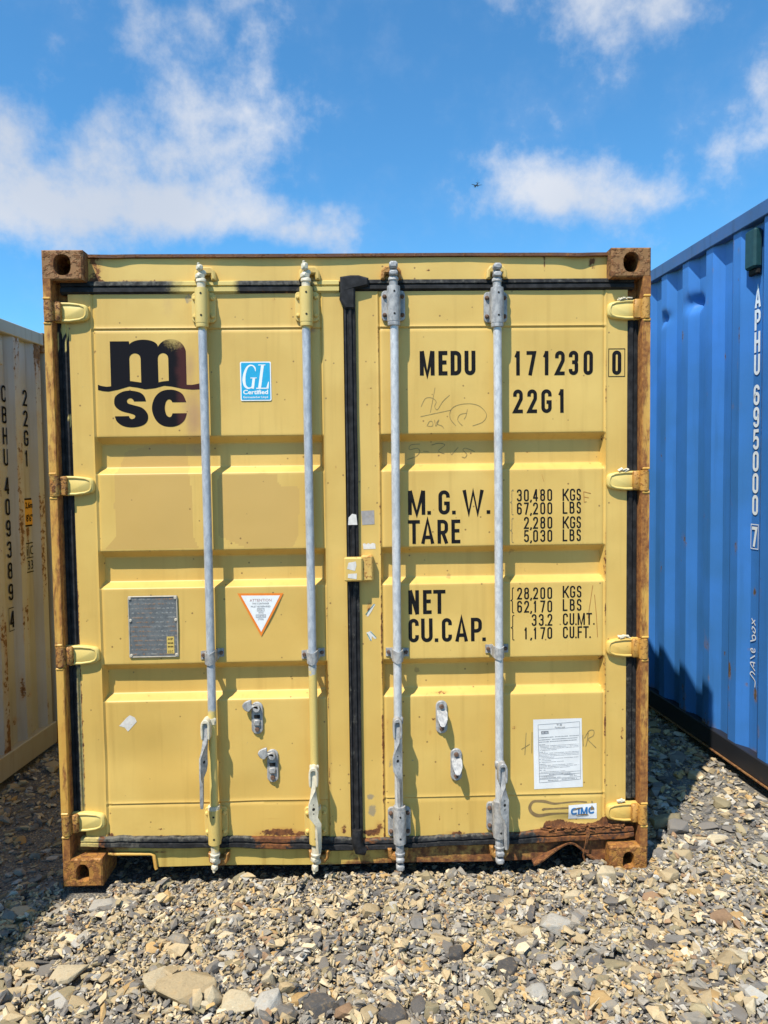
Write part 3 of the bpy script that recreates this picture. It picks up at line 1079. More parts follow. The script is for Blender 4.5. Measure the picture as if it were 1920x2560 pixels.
def leaf_attrs(s, x, z):
    x0, x1, a, b = LEAF[s]
    r = np.zeros_like(x)
    for cx, cz, rx, rz, st in BLOB[s]:
        r = np.maximum(r, st * np.exp(-((x - cx) / rx) ** 2 - ((z - cz) / rz) ** 2))
    nz_ = fnoise(x, z, .10, 51, 3)
    seam = {-1: ((a, .28), (b, .55)), 1: ((a, .85), (b, .66))}[s]
    for xs_, k in seam:
        r = np.maximum(r, k * np.exp(-((x - xs_) / .0055) ** 2) * (.25 + 1.1 * nz_) * np.clip(1.25 - z * .25, .4, 1.2) * (z < 2.3))
    for zs_ in (2.292, .325):
        r = np.maximum(r, .42 * np.exp(-((z - zs_) / .004) ** 2) * nz_ * 1.3 * ((x > a) & (x < b)))
    db = DB(x)
    r = np.maximum(r, .62 * np.exp(-(z - db) / .008) * (.4 + nz_))
    if s < 0:
        r = np.maximum(r, .75 * np.exp(-(x - x0) / .006) * np.clip((1.5 - z) / .3, 0, 1))
    else:
        edge = np.interp(x, [.74, .785, .80, .865, .93, .985, 1.02, 1.055, 1.10, 1.141], [.12, .175, .204, .207, .188, .188, .198, .222, .205, .195])
        r = np.maximum(r, 1.15 / (1 + np.exp((z - edge) / .0045)) * (x > .74))
    patch = np.zeros_like(x)
    if s < 0:
        for P_ in PATCH:
            patch = np.maximum(patch, in_poly(x, z, P_).astype(float))
    pur = np.zeros_like(x)
    if s < 0:
        for cx, cz, rx, rz, st in ((-.645, 1.94, .045, .12, .75), (-.66, 2.12, .03, .10, .6), (-.74, 2.40, .03, .08, .35), (-.64, 1.80, .06, .05, .5), (-.155, 2.28, .015, .012, .9), (-.60, 2.38, .06, .05, .25)):
            pur = np.maximum(pur, st * np.exp(-((x - cx) / rx) ** 2 - ((z - cz) / rz) ** 2))
    grime = np.zeros_like(x)
    gl = [(-.26, .56, .02, .02, .3), (-.45, .57, .03, .01, .45), (-.655, 2.41, .02, .04, .6), (-1.09, 2.06, .012, .012, .5)] if s < 0 else [(.062, .27, .022, .035, .8), (.055, .33, .02, .018, .75), (.14, .47, .012, .05, .55), (.32, .49, .01, .012, .55), (.235, .485, .012, .005, .7), (.06, 1.62, .012, .06, .3)]
    for cx, cz, rx, rz, st in gl:
        grime = np.maximum(grime, st * np.exp(-((x - cx) / rx) ** 2 - ((z - cz) / rz) ** 2))
    return {'rust': r - .06, 'patch': patch, 'purple': pur, 'grime': grime}


def lines(lo, hi, brk, step):
    L_ = [lo, hi] + [b for b in brk if lo < b < hi]
    L_ = sorted(set(round(v, 5) for v in L_))
    out = []
    for p, q in zip(L_[:-1], L_[1:]):
        n = max(1, int(math.ceil((q - p) / step)))
        out += [p + (q - p) * k / n for k in range(n)]
    return np.array(out + [hi])


DOOR = {}
for s in (-1, 1):
    x0, x1, a, b = LEAF[s]
    bx = [x0 + .004, x1 - .004]
    for v in (a, b):
        bx += [v - .004, v, v + .004, v + .008, v + .012, v - .008, v - .012]
    xs = lines(x0, x1, bx, .0075)
    top = 2.430 if s < 0 else 2.434
    bz = [.184, top - .004, 2.292, 2.288, 2.285, 2.296, .325, .321, .318, .329]
    for r_ in REC:
        for v in r_:
            bz += [v - .004, v - .002, v, v + .002, v + .004]
    zs = lines(.18, top, bz, .0085)
    Xg, Zg = np.meshgrid(xs, zs, indexing='ij')
    k = np.clip((.33 - Zg) / .15, 0, 1)
    Zw = Zg - k * (.18 - DB(Xg)) * 1.0
    Yg = leaf_y(s, Xg, Zw)
    at = leaf_attrs(s, Xg, Zw)
    # round the rim and close the edges to the back of the leaf
    Vv = np.stack([Xg, Yg, Zw], -1)
    Vv = np.pad(Vv, ((1, 1), (1, 1), (0, 0)), 'edge')
    for sl in ((0, slice(None)), (-1, slice(None)), (slice(None), 0), (slice(None), -1)):
        Vv[sl + (1,)] = .115
    at = {k_: np.pad(v, 1, 'edge') for k_, v in at.items()}
    me = grid_mesh('door', Vv, at, 50, M['door'])
    DOOR[s] = link(bpy.data.objects.new('door', me), YC, label='left door leaf' if s < 0 else 'right door leaf with the markings')
LD, RD = DOOR[-1], DOOR[1]


LUT = {}
for s in (-1, 1):
    a_, b_ = np.arange(LEAF[s][0] - .02, LEAF[s][1] + .03, .004), np.arange(.12, 2.50, .004)
    LUT[s] = (leaf_y(s, *np.meshgrid(a_, b_, indexing='ij')), a_[0], b_[0])


def on(s, off=.0009):
    """mapping of lettering onto a door leaf"""
    T, x0, z0 = LUT[s]

    def f(x, z, l):
        u, v = (x - x0) / .004, (z - z0) / .004
        i, j = int(u), int(v)
        a, b = u - i, v - j
        y = (T[i, j] * (1 - a) + T[i + 1, j] * a) * (1 - b) + (T[i, j + 1] * (1 - a) + T[i + 1, j + 1] * a) * b
        return (x, float(y) - off - l, z)
    return f


fL, fR = on(-1), on(1)

# ---- rubber gaskets
def gasket_v(name, parent, x0, x1, z0, z1, y, prof, attrs=None, n=80, wob=.0015, seed=0):
    zs = np.linspace(z0, z1, n)
    us = np.array([q[0] for q in prof])
    ds = np.array([q[1] for q in prof])
    U, Z = np.meshgrid(us, zs, indexing='ij')
    wx = wob * 2 * (fnoise(Z, Z * 0 + seed, .3, seed) - .5)
    Xg = x0 + (x1 - x0) * U + wx
    Yg = y + np.repeat(ds[:, None], n, 1) + wob * (fnoise(Z, U, .12, seed + 3) - .5)
    Vv = np.stack([Xg, Yg, Z], -1)
    me = grid_mesh(name, Vv, {k: f(Xg, Z) for k, f in (attrs or {}).items()}, 30, M['rubber'])
    return link(bpy.data.objects.new(name, me), parent)


PROF = [(0, .035), (.0, .008), (.10, .001), (.30, .0), (.36, .006), (.44, .006), (.50, -.002), (.78, -.003), (.84, .004), (1.0, .006), (1.0, .035)]
gasket_v('gasket', LD, -1.188, -1.137, .24, 2.40, .046, PROF,
         {'dust': lambda x, z: np.where((z < 1.0) & (x > -1.158), .75, .05 + .0 * x), 'paint': lambda x, z: .95 * np.exp(-((z - 2.31) / .03) ** 2) * (x > -1.17) + .8 * (fnoise(x, z * .12, .014, 5) > .67) * (z > 1.9) * (z < 2.3) + .55 * (x > -1.152) * (z < .9), 'rust': lambda x, z: .7 * (x > -1.1385) * (z < 1.5)}, seed=1)
gasket_v('gasket', RD, 1.137, 1.187, .30, 2.40, .046, [(u, PROF[i][1]) for i, (u, _) in enumerate([(1 - q[0], 0) for q in PROF])][::1],
         {'dust': lambda x, z: np.clip(.55 - z * .25, .02, .6), 'paint': lambda x, z: 0 * x, 'rust': lambda x, z: .55 * (x > 1.1835)}, seed=2)
PC = [(0, .02), (.0, .003), (.16, .0), (.22, .006), (.36, .006), (.42, -.002), (.64, -.002), (.70, .005), (.84, .005), (.90, .0), (1.0, .002), (1.0, .02)]
gasket_v('gasket', RD, -.026, .021, .128, 2.45, .034, PC, {'dust': lambda x, z: np.where(z < 1.3, .35 * (fnoise(x, z * .25, .012, 4) > .6) + .1, .03), 'paint': lambda x, z: .0 * x, 'rust': lambda x, z: .0 * x}, seed=3)


def gasket_h(parent, x0, x1, ztop, zbot, y, attrs, seed, torn=0.0, n=160):
    xs = np.linspace(x0, x1, n)
    us = np.array([0, 0, .08, .36, .42, .50, .56, .86, .93, 1.0, 1.0])
    ds = np.array([.03, .006, .0, -.002, .005, .005, -.003, -.004, .002, .005, .03])
    U, Xg = np.meshgrid(us, xs, indexing='ij')
    zt, zb = ztop(xs)[None, :], zbot(xs)[None, :]
    if torn:
        zt = zt + torn * (fnoise(xs, xs * 0, .06, seed, 5) - .5)[None, :] * 2
        zb = zb + torn * .5 * (fnoise(xs, xs * 0 + 4, .1, seed, 4) - .5)[None, :] * 2
    Zg = zt + (zb - zt) * U
    Yg = y + np.repeat(ds[:, None], n, 1) + (torn * .8 * (fnoise(Xg, Zg, .05, seed + 4, 4) - .5))
    me = grid_mesh('gasket', np.stack([Xg, Yg, Zg], -1), {k: f(Xg, Zg) for k, f in attrs.items()}, 30, M['rubber'], flip=True)
    return link(bpy.data.objects.new('gasket', me), parent)


c_ = lambda v: (lambda x: np.full(np.shape(x), v))
gasket_h(LD, -1.165, -.045, c_(2.479), c_(2.428), .043,
         {'paint': lambda x, z: np.interp(x, [-1.2, -.80, -.70, -.62, -.55, -.49, -.44, -.30, -.22, -.15, -.12, -.04], [0, 0, .55, .9, .95, .9, .25, .25, .3, .5, 1, 1]), 'dust': lambda x, z: np.interp(x, [-1.2, -1.06, -1.05, -.5, -.2], [.1, .1, .5, .55, .5]) * (z > 2.455), 'rust': lambda x, z: .35 * (x > -.42) * (x < -.2) * (z < 2.44)}, 11)
gasket_h(RD, .021, 1.165, c_(2.481), c_(2.436), .043, {'paint': lambda x, z: 0 * x, 'dust': lambda x, z: .42 * (z > 2.462) + 0 * x, 'rust': lambda x, z: .5 * np.exp(-((x - .8) / .1) ** 2) * (z > 2.478)}, 12)
GB = lambda x: np.interp(x, [-1.16, -1.03, -.74, -.49, -.25, -.07, .09, .31, .54, .72, .87, 1.01, 1.14, 1.18], [.150, .141, .133, .127, .114, .104, .104, .111, .113, .115, .119, .120, .124, .136])
gasket_h(LD, -1.155, -.020, lambda x: DB(x) + .003, GB, .036, {'paint': lambda x, z: np.where(x < -1.08, .6, .05), 'dust': lambda x, z: .30 + 0 * x + .2 * (x < -.9) + .25 * (z > DB(x) - .008), 'rust': lambda x, z: .85 * np.exp(-((x + .35) / .08) ** 2) + .6 * np.exp(-((x + 1.07) / .03) ** 2) + .35 * (z > DB(x) - .008) * (x > -.45)}, 13, torn=.007)
gasket_h(RD, .022, 1.172, lambda x: DB(x) + .003, GB, .036, {'paint': lambda x, z: .2 * (x > 1.0), 'dust': lambda x, z: .30 + 0 * x + .25 * (z > DB(x) - .008), 'rust': lambda x, z: np.interp(x, [0, .08, .12, .5, .62, .74, .80, 1.2], [.4, .35, .1, .1, .2, .3, .75, .58]) + .25 * (z > DB(x) - .01)}, 14, torn=.008)
# rubber cap where the leaves meet at the top, end sleeve at the bottom
g = G()
cap = [(-.044, 2.40), (-.040, 2.43), (-.040, 2.488), (.0, 2.494), (.035, 2.494), (.075, 2.483), (.075, 2.452), (.02, 2.440), (.018, 2.36), (-.022, 2.36)]
g.prism(cap, .026, .06, .006)
o = g.build('gasket_cap', M['rubber'], RD, 40)
g = G()
g.tube([(-.004, .030, .20), (-.004, .026, .15), (.006, .026, .115), (.03, .03, .106)], [.022, .024, .024, .018], 10)
g.build('gasket_cap', M['rubber'], RD, 50)

# ---- hinges
def hinge(s, zc, mat, bmat):
    """blade from the barrel on the post to the door stile"""
    xb = 1.186
    sx = lambda d: s * (xb - d)
    out = [(0, .040), (.06, .039), (.105, .033), (.124, .027), (.132, .014), (.133, -.012), (.127, -.026), (.108, -.034), (.06, -.040), (0, -.040)]
    g = G()
    pl = [(sx(d), zc + h) for d, h in smooth_pts(out, 3)]
    g.prism(pl, .030, .052, .004)
    rim = [(sx(d), .0318, zc + h) for d, h in ([(.0, .034), (.06, .033), (.10, .028), (.118, .02), (.124, .006), (.123, -.01), (.115, -.022), (.098, -.029), (.06, -.034), (.0, -.034)])]
    g.tube(rim, [.0065, .006, .0055, .005, .005, .005, .005, .0055, .006, .0065], 8)
    o = g.build('hinge', mat, YC, 50)
    g = G()
    prof = [(.010, zc - .043), (.0190, zc - .041), (.0198, zc), (.0190, zc + .041), (.010, zc + .043)]
    g.lathe((s * 1.200, .012), prof, 14)
    g.box(min(sx(0), sx(.03)), max(sx(0), sx(.03)), .012, .05, zc - .039, zc + .039, .004)
    b_ = g.build('barrel', bmat, o, 45)
    g = G()
    g.box(min(s * 1.2185, s * 1.188), max(s * 1.2185, s * 1.188), -.003, .03, zc + .044, zc + .054, .003)
    g.build('lug', M['yellow_worn'], o)
    g = G()
    g.box(min(s * 1.2185, s * 1.188), max(s * 1.2185, s * 1.188), -.003, .03, zc - .054, zc - .044, .003)
    g.build('lug', M['yellow_worn'], o)
    return o


M['barrel'] = paint('rusty_barrel', (.40, .20, .05), rust0=.50, ramp=RUST, fine=75, bump=.9, over=(.45, .26, .06))
M['barrel_r'] = paint('orange_barrel', (.52, .28, .06), rust0=.42, ramp=RUST_ORANGE, fine=75, bump=.9)
M['hinge_r'] = paint('orange_hinge', (.66, .44, .11), rust0=.26, ramp=RUST_ORANGE, fine=40, bump=.4)
for zc in (2.353, 1.657, .961, .259):
    hinge(-1, zc, M['hinge'], M['barrel'])
for zc in (2.350, 1.650, .951, .246):
    hinge(1, zc, M['hinge'] if zc > 1 else M['hinge_r'], M['barrel_r'])

# ---- locking bars
def twisted(g, secs):
    """flat bar: sections (x, y, z, width, thickness, angle)"""
    loops = []
    for x, y, z, wd, th, a in secs:
        c, s_ = math.cos(math.radians(a)), math.sin(math.radians(a))
        loops.append([(x + u * c - v * s_, y + u * s_ + v * c, z) for u, v in ((-wd / 2, -th / 2), (wd / 2, -th / 2), (wd / 2, th / 2), (-wd / 2, th / 2))])
    g.loft(loops)


def bar(X0, idx):
    left = X0 < 0
    rodm = M['galv'] if left else M['galv_pale']
    fit = M['fit_yellow'] if left else M['galv_cast']
    cast = M['fit_cream'] if left else M['galv_cast']
    boltm = M['bolt_yellow'] if left else M['bolt_rust']
    yr = .006
    rj = random.Random(40 + idx)
    # the tube itself; painted over near its ends on the left leaf
    g = G()
    zs = np.linspace(.135, 2.44, 50)
    secs = []
    for z in zs:
        bx_ = .002 * math.sin(z * 1.3 + idx * 2)
        secs.append([(X0 + bx_ + .0172 * math.cos(t), yr + .0172 * math.sin(t), z) for t in (2 * math.pi * k / 20 for k in range(20))])
    g.loft(secs)
    root = g.build('locking_bar', rodm, YC, 50, label=['outer locking bar of the left leaf', 'inner locking bar of the left leaf', 'inner locking bar of the right leaf', 'outer locking bar of the right leaf'][idx])
    if left:
        lim = (.74, .92)[idx]
        add_attr(root.data, 'paint', lambda c: np.clip((lim - c[:, 2]) / .12 + .4, 0, 1) * (1.0 if idx == 0 else .8) + np.clip((c[:, 2] - 2.24) / .06, 0, 1) * .9)
    # bearing brackets top and bottom
    for top in (True, False):
        z0, z1 = ((2.310, 2.430), (2.312, 2.432), (2.312, 2.434), (2.303, 2.426))[idx] if top else ((.178, .306), (.170, .296), (.160, .286), (.175, .298))[idx]
        pl = rrect(X0 - .048, X0 + .048, z0, z1, .016)
        g = G()
        g.prism(pl, .040, .056, .002)
        g.lathe((X0, yr), [(.0185, z0 - .012 if top else z0 - .008), (.026, z0 - .010), (.0265, z0 + .003), (.0265, z1 - .002), (.026, z1 + .008), (.0185, z1 + .010)], 24)
        g.box(X0 - .0262, X0 + .0262, yr, .048, z0 - .002, z1 + .002, .003)
        br = g.build('bearing_bracket', fit, root, 40)
        g = G()
        zc = (z0 - .016) if top else z1 + .012
        g.lathe((X0, yr), [(.018, zc - .011), (.0245, zc - .010), (.0255, zc), (.0245, zc + .010), (.018, zc + .011)], 20)
        g.build('collar', cast if not top else fit, root, 40)
        for bx_ in (-.036, .036):
            for bz_ in (z0 + .024, z1 - .024):
                g = G()
                g.cyl((X0 + bx_, .041, bz_), (X0 + bx_, .032, bz_), .0095, .0075, 10)
                g.cyl((X0 + bx_, .033, bz_), (X0 + bx_, .0295, bz_), .0078, .004, 10)
                g.build('bolt', boltm, br)
        for bz_ in (z0 + .018, z1 - .016):
            g = G()
            g.cyl((X0 + .002, yr - .0262, bz_), (X0 + .002, yr - .0272, bz_), .0042, n=10)
            g.build('grease_hole', M['dark'], br)
    # middle guide strap, slightly skewed
    zc = (.953, .947, .946, .953)[idx]
    sk = (.5, .4, -.1, .0)[idx]
    g = G()
    prof = [(-.048, .047), (-.030, .046), (-.0235, .040), (-.0225, .010)]
    prof += [(.0225 * math.cos(t), yr - .0225 * math.sin(t)) for t in (math.pi - math.pi * k / 10 for k in range(11))]
    prof += [(.0225, .010), (.0235, .040), (.030, .046), (.048, .047)]
    inner = [(x * .84 if abs(x) < .028 else x, y + (.0045 if abs(x) >= .022 and y > .03 else (.0035 if y < yr else 0))) for x, y in prof]
    loops = []
    for k, (o_, i_) in enumerate(zip(prof, inner)):
        hz = .0175 + .006 * (abs(o_[0]) < .03)
        dz = -.012 * (1 - min(1, abs(o_[0]) / .03)) + sk * o_[0] * .25
        loops.append([(X0 + o_[0], o_[1], zc + dz - hz), (X0 + o_[0], o_[1], zc + dz + hz), (X0 + i_[0], i_[1], zc + dz + hz), (X0 + i_[0], i_[1], zc + dz - hz)])
    g.loft(loops)
    gs = g.build('guide_strap', M['galv_cast'], root, 40)
    for bx_ in (-.037, .037):
        g = G()
        g.cyl((X0 + bx_, .046, zc + sk * bx_ * .25), (X0 + bx_, .036, zc + sk * bx_ * .25), .0085, .0065, 8)
        g.build('bolt', M['bolt_rust'], gs)
    # cams at both ends
    for top in (True, False):
        g = G()
        d = 1 if top else -1
        zb = (2.437, 2.437, 2.440, 2.433)[idx] if top else (.150, .140, .134, .150)[idx]
        ln = (.092, .098, .098, .096)[idx]
        g.lathe((X0, yr), [(.0172, zb - d * .01), (.0175, zb + d * .022), (.021, zb + d * .026), (.020, zb + d * .036), (.013, zb + d * .044)], 16)
        if not left:
            g.box(X0 - .017, X0 + .017, yr - .026, yr + .012, min(zb + d * .04, zb + d * .062), max(zb + d * .04, zb + d * .062), .006)
            g.box(X0 - .0145, X0 + .0145, yr - .004, yr + .018, min(zb + d * .056, zb + d * .075), max(zb + d * .056, zb + d * .075), .004)
            g.box(X0 - .017, X0 + .017, yr - .024, yr + .014, min(zb + d * .070, zb + d * ln), max(zb + d * .070, zb + d * ln), .007)
        else:
            a0 = Matrix.Translation((X0, yr, 0)) @ Matrix.Rotation(rj.uniform(.5, .9), 4, 'Z')
            g.tf = a0
            g.box(-.021, .012, -.016, .014, min(zb + d * .036, zb + d * .060), max(zb + d * .036, zb + d * .060), .006)
            g.box(-.006, .021, -.012, .020, min(zb + d * .052, zb + d * .074), max(zb + d * .052, zb + d * .074), .006)
            g.box(-.020, .004, -.018, .008, min(zb + d * .068, zb + d * ln), max(zb + d * .068, zb + d * ln), .006)
            g.cyl((-.012, -.006, zb + d * (ln - .006)), (-.016, -.01, zb + d * (ln + .006)), .008, .004, 8)
            g.tf = None
        g.build('cam', cast, root, 40)
        # keeper welded on the frame behind the cam
        g = G()
        zk = 2.505 if top else .088
        yk = .062 if top else .056
        sh = (.010, .012, -.008, .004)[idx]
        arc = [(X0 + sh - .043, zk - .028), (X0 + sh - .040, zk + .008), (X0 + sh - .026, zk + .025), (X0 + sh + .026, zk + .025), (X0 + sh + .041, zk + .006), (X0 + sh + .043, zk - .028), (X0 + sh + .026, zk - .028), (X0 + sh + .022, zk - .006), (X0 + sh - .022, zk - .006), (X0 + sh - .026, zk - .028)]
        if not top:
            arc = [(x, 2 * zk - z) for x, z in arc]
        g.prism(arc, yk - .036, yk + .01, .006)
        g.build('keeper', M['keeper_rust'] if (idx == 2 or not top) else M['keeper'], YC, 40)
    # handle hub and hanging handle
    zh = (.668, .462, .655, .460)[idx]
    hx = (-.017, -.001, -.006, .007)[idx]
    g = G()
    ol = [(X0 + hx + x, zh + z) for x, z in smooth_pts([(-.018, -.040), (-.019, .010), (-.013, .030), (.0, .038), (.013, .030), (.019, .010), (.018, -.040), (.009, -.040), (.009, .012), (.0, .020), (-.009, .012), (-.009, -.040)], 3, True)]
    g.prism(ol, -.048, .004, .003)
    g.box(X0 - .019, X0 + .019, -.012, .012, zh + .0, zh + .034, .006)
    hub = g.build('handle_hub', cast if not left else M['fit_cream'], root, 40)
    g = G()
    ang = (58, 18, 30, 20)[idx]
    bend = (-.016, .016, .004, .012)[idx]
    hb = (-.010, -.002, -.003, .004)[idx]
    secs = [(0, .03, .012, .018, 90), (0, -.03, .013, .020, 90), (hb * .3, -.06, .016, .018, 80), (hb * .6, -.09, .027, .010, ang * .6 + 25), (hb, -.118, .040, .008, ang), (hb, -.150, .041, .008, ang), (hb, -.172, .035, .008, ang), (bend, -.200, .028, .008, ang + 20), (bend, -.215, .025, .012, ang + 32), (bend * 1.1, -.30, .021, .013, ang + 35), (bend * 1.1, -.322, .013, .010, ang + 35)]
    twisted(g, [(X0 + hx + dx_, -.030 - .012 * (i > 5) * (1 if idx % 2 == 0 else 0) - .016 * min(1, i / 4), zh + dz_, wd, th, a) for i, (dx_, dz_, wd, th, a) in enumerate(secs)])
    hd = g.build('handle', (M['fit_cream'] if idx == 1 else M['galv_cast']), root, 40)
    g = G()
    ca, sa = math.cos(math.radians(ang)), math.sin(math.radians(ang))
    hc = (X0 + hx + hb, -.046 - (.0), zh - .135)
    nrm = (sa, -ca, 0)
    for dz_, rr in ((0, .0065), (.019, .0028), (-.019, .0028)):
        g.cyl((hc[0] + nrm[0] * .0032, hc[1] + nrm[1] * .0032, hc[2] + dz_), (hc[0] + nrm[0] * .0042, hc[1] + nrm[1] * .0042, hc[2] + dz_), rr, n=10)
    g.build('lock_hole', M['dark'], hd)
    return root


for i, X0 in enumerate((-.593, -.176, .175, .593)):
    bar(X0, i)

# ---- handle catches
def catch(s, xc, z0, z1, opened):
    par = LD if s < 0 else RD
    y0 = float(leaf_y(s, xc, (z0 + z1) / 2))
    g = G()
    pl = rrect(xc - .024, xc + .024, z0, z1, .0235, 6)
    g.prism(pl, y0 - .010, y0 + .004, .003)
    zs_ = (z0 + z1) / 2
    g.box(xc - .013, xc + .013, y0 - .020, y0 - .008, zs_ - .030, zs_ - .004, .004)
    o = g.build('handle_catch', M['galv_cast'], par, 40)
    for zb in (z1 - .024, z0 + .022):
        g = G()
        g.cyl((xc, y0 - .009, zb), (xc, y0 - .020, zb), .0105, .008, 10)
        g.build('bolt', M['bolt_rust'], o)
    g = G()
    g.box(xc - .012, xc + .012, y0 - .0118, y0 - .0098, zs_ + .0, zs_ + .014)
    g.build('slot', M['dark'], o)
    g = G()
    if opened:      # flap swung up to the left
        zc = z1 - .022
        pts = [(xc + .008, zc - .004), (xc - .016, zc + .002), (xc - .030, zc - .012), (xc - .046, zc - .008), (xc - .058, zc + .010), (xc - .050, zc + .026), (xc - .022, zc + .036), (xc - .018, zc + .014), (xc + .006, zc + .012)]
        g.prism(smooth_pts(pts, 3, True), y0 - .030, y0 - .020, .003)
        g.cyl((xc, y0 - .008, zc), (xc, y0 - .03, zc), .014, n=12)
    else:           # flap standing out over the slot
        zc = zs_ + .008
        pr = [(-.020, .012), (-.024, .026), (-.010, .022), (.012, .023), (.025, .018), (.020, .004), (.012, -.016), (-.008, -.018), (-.018, -.006)]
        loops = []
        for k, (dy, dz_, sc_) in enumerate(((-.010, .016, .75), (-.030, .010, .9), (-.050, -.012, .85), (-.060, -.024, .6))):
            loops.append([(xc + x * sc_, y0 + dy + z * .25, zc + dz_ + z * .35) for x, z in pr])
        g.loft(loops)
    g.build('flap', M['galv_cast'], o, 40)
    return o


catch(-1, -.413, .611, .747, True)
catch(-1, -.353, .404, .544, True)
catch(1, .358, .597, .737, False)
catch(1, .418, .394, .532, False)

# ---- security bracket over the meeting stiles
g = G()
g.box(-.040, .036, -.004, .020, 1.252, 1.352, .006)
g.box(.028, .079, .010, .056, 1.250, 1.358, .007)
g.box(-.036, .030, .018, .036, 1.258, 1.346, .003)
o = g.build('lock_bracket', M['bracket'], RD, 35)
add_attr(o.data, 'rust', lambda c: .22 * (c[:, 2] > 1.348) + .18 * (c[:, 2] < 1.258))

# ---- sill with the fork pocket at the left and the torn, bent arch at the right
SB = lambda x: np.interp(x, [-1.06, -.85, .16, .75, 1.06], [.046, .045, .033, .032, .030])
poly = [(-1.06, .148), (-1.06, .118), (-1.045, .112), (-1.035, .104), (-.872, .101), (-.866, .094), (-.856, .046)]
poly += [(x, float(SB(x)) + .002 * math.sin(x * 9)) for x in np.linspace(-.84, .74, 24)]
poly += smooth_pts([(.752, .036), (.81, .066), (.868, .104), (.904, .115), (.936, .098), (.982, .056), (1.045, .020)], 4)
poly += [(1.06, .03)] + [(x, float(GB(x)) + .012) for x in np.linspace(1.06, -1.0, 18)]
g = G()
nb = len(poly)
g.prism(poly, .060, .12, .002)
sill = g.build('sill', M['sill'], YC, 40)
me = sill.data
bm = bmesh.new()
bm.from_mesh(me)
bmesh.ops.triangulate(bm, faces=bm.faces)
bmesh.ops.subdivide_edges(bm, edges=[e for e in bm.edges if e.calc_length() > .08], cuts=4, use_grid_fill=False)
bmesh.ops.triangulate(bm, faces=bm.faces)
bm.to_mesh(me)
bm.free()
me.shade_flat()
add_attr(me, 'rust', lambda c: np.interp(c[:, 0], [-1.06, -.98, -.9, -.2, -.08, .0, .08, .3, .5, .74, .82, 1.06], [.66, .5, .06, .04, .25, .7, .62, .58, .62, .62, .72, .7]) + .25 * np.exp(-(c[:, 2] - .035) / .006))
# turned edges round the pocket and the arch
g = G()
g.tube([(-1.048, .052, .113), (-1.03, .052, .109), (-.872, .052, .106), (-.860, .052, .100), (-.853, .052, .048), (-.850, .052, .040)], [.0075] * 6, 8)
g.build('pocket_edge', M['yellow_worn'], sill, 50)
g = G()
secs = []
for k, (x, z) in enumerate(smooth_pts([(.742, .030), (.80, .058), (.868, .101), (.904, .113), (.936, .096), (.98, .055), (1.047, .018)], 5)):
    wv = .008 * math.exp(-((x - .76) / .05) ** 2)
    secs.append([(x, .036 - wv * 2, z - .004), (x, .034 - wv * 2, z + .004), (x, .075, z + .007), (x, .075, z - .002)])
g.loft(secs)
g.build('torn_edge', M['rust'], sill, 40)
g = G()
g.box(-1.02, 1.02, .121, .15, .105, .16)
g.build('sill_backing', M['dark'], sill)
# dangling strip of rusted steel
g = G()
twisted(g, [(.980, .036, .170, .016, .003, 10), (.972, .028, .150, .018, .003, 20), (.966, .024, .120, .014, .003, 35), (.955, .022, .092, .010, .003, 60), (.952, .022, .066, .009, .003, 40), (.962, .023, .036, .007, .003, 20)])
g.build('torn_strip', M['rust'], YC, 40)
# flakes of delaminated steel along the rotten corner of the right leaf
g = G()
rr = random.Random(8)
for k in range(70):
    x = rr.uniform(.79, 1.12)
    z = float(DB(x)) + rr.uniform(-.004, .016)
    l_, h_ = rr.uniform(.012, .035), rr.uniform(.002, .006)
    g.tf = Matrix.Translation((x, rr.uniform(.030, .046), z)) @ Matrix.Rotation(rr.uniform(-.25, .25), 4, 'Y') @ Matrix.Rotation(rr.uniform(-.5, .5), 4, 'X')
    g.box(-l_ / 2, l_ / 2, -.003, .004, -h_ / 2, h_ / 2)
g.tf = None
g.build('rust_flakes', M['rust'], RD, 0, kind='stuff')
# curled remains of sealant on the lower hinge
for (sx, zc) in ((1, .292), (1, .996), (1, 1.693), (1, 2.392)):
    g = G()
    rr = random.Random(int(zc * 100))
    for k in range(8):
        g.tf = Matrix.Translation((sx * 1.12 + rr.uniform(-.022, .022), .034 + rr.uniform(-.006, .006), zc + rr.uniform(-.002, .004))) @ Matrix.Rotation(rr.uniform(-.6, .6), 4, 'Y') @ Matrix.Rotation(rr.uniform(-.6, .6), 4, 'X')
        g.box(-.010, .010, -.006, .006, -.002, .002)
    g.tf = None
    g.build('sealant_crumb', M['fit_cream'], RD, 0, kind='stuff')

# ---------------------------------------------------------------- markings of the yellow container
def mark(name, parent, mat, fill, **kw):
    g = G()
    fill(g)
    return g.build(name, mat, parent, 0, **kw)


BK = M['black']
# carrier code, serial, check digit, size code
mark('lettering', RD, BK, lambda g: write(g, 'MEDU', 0, 2.092, .099, t=.165, fn=fR, xs=[.281, .358, .408, .4655], widths={0: .061, 1: .037, 2: .044, 3: .045}), label='black letters MEDU')
mark('lettering', RD, BK, lambda g: write(g, '171230', 0, 2.089, .099, t=.15, fn=fR, xs=[.669, .722, .788, .841, .898, .959], widths={0: .027, 1: .040, 2: .027, 3: .040, 4: .039, 5: .039}), label='black serial number 171230')


def chk(g):
    write(g, '0', 0, 2.088, .099, t=.15, fn=fR, xs=[1.0775], widths={0: .038})
    ribbon(g, [(1.063, 2.081), (1.130, 2.081), (1.130, 2.194), (1.063, 2.194)], .0028, True, fR, .0001)


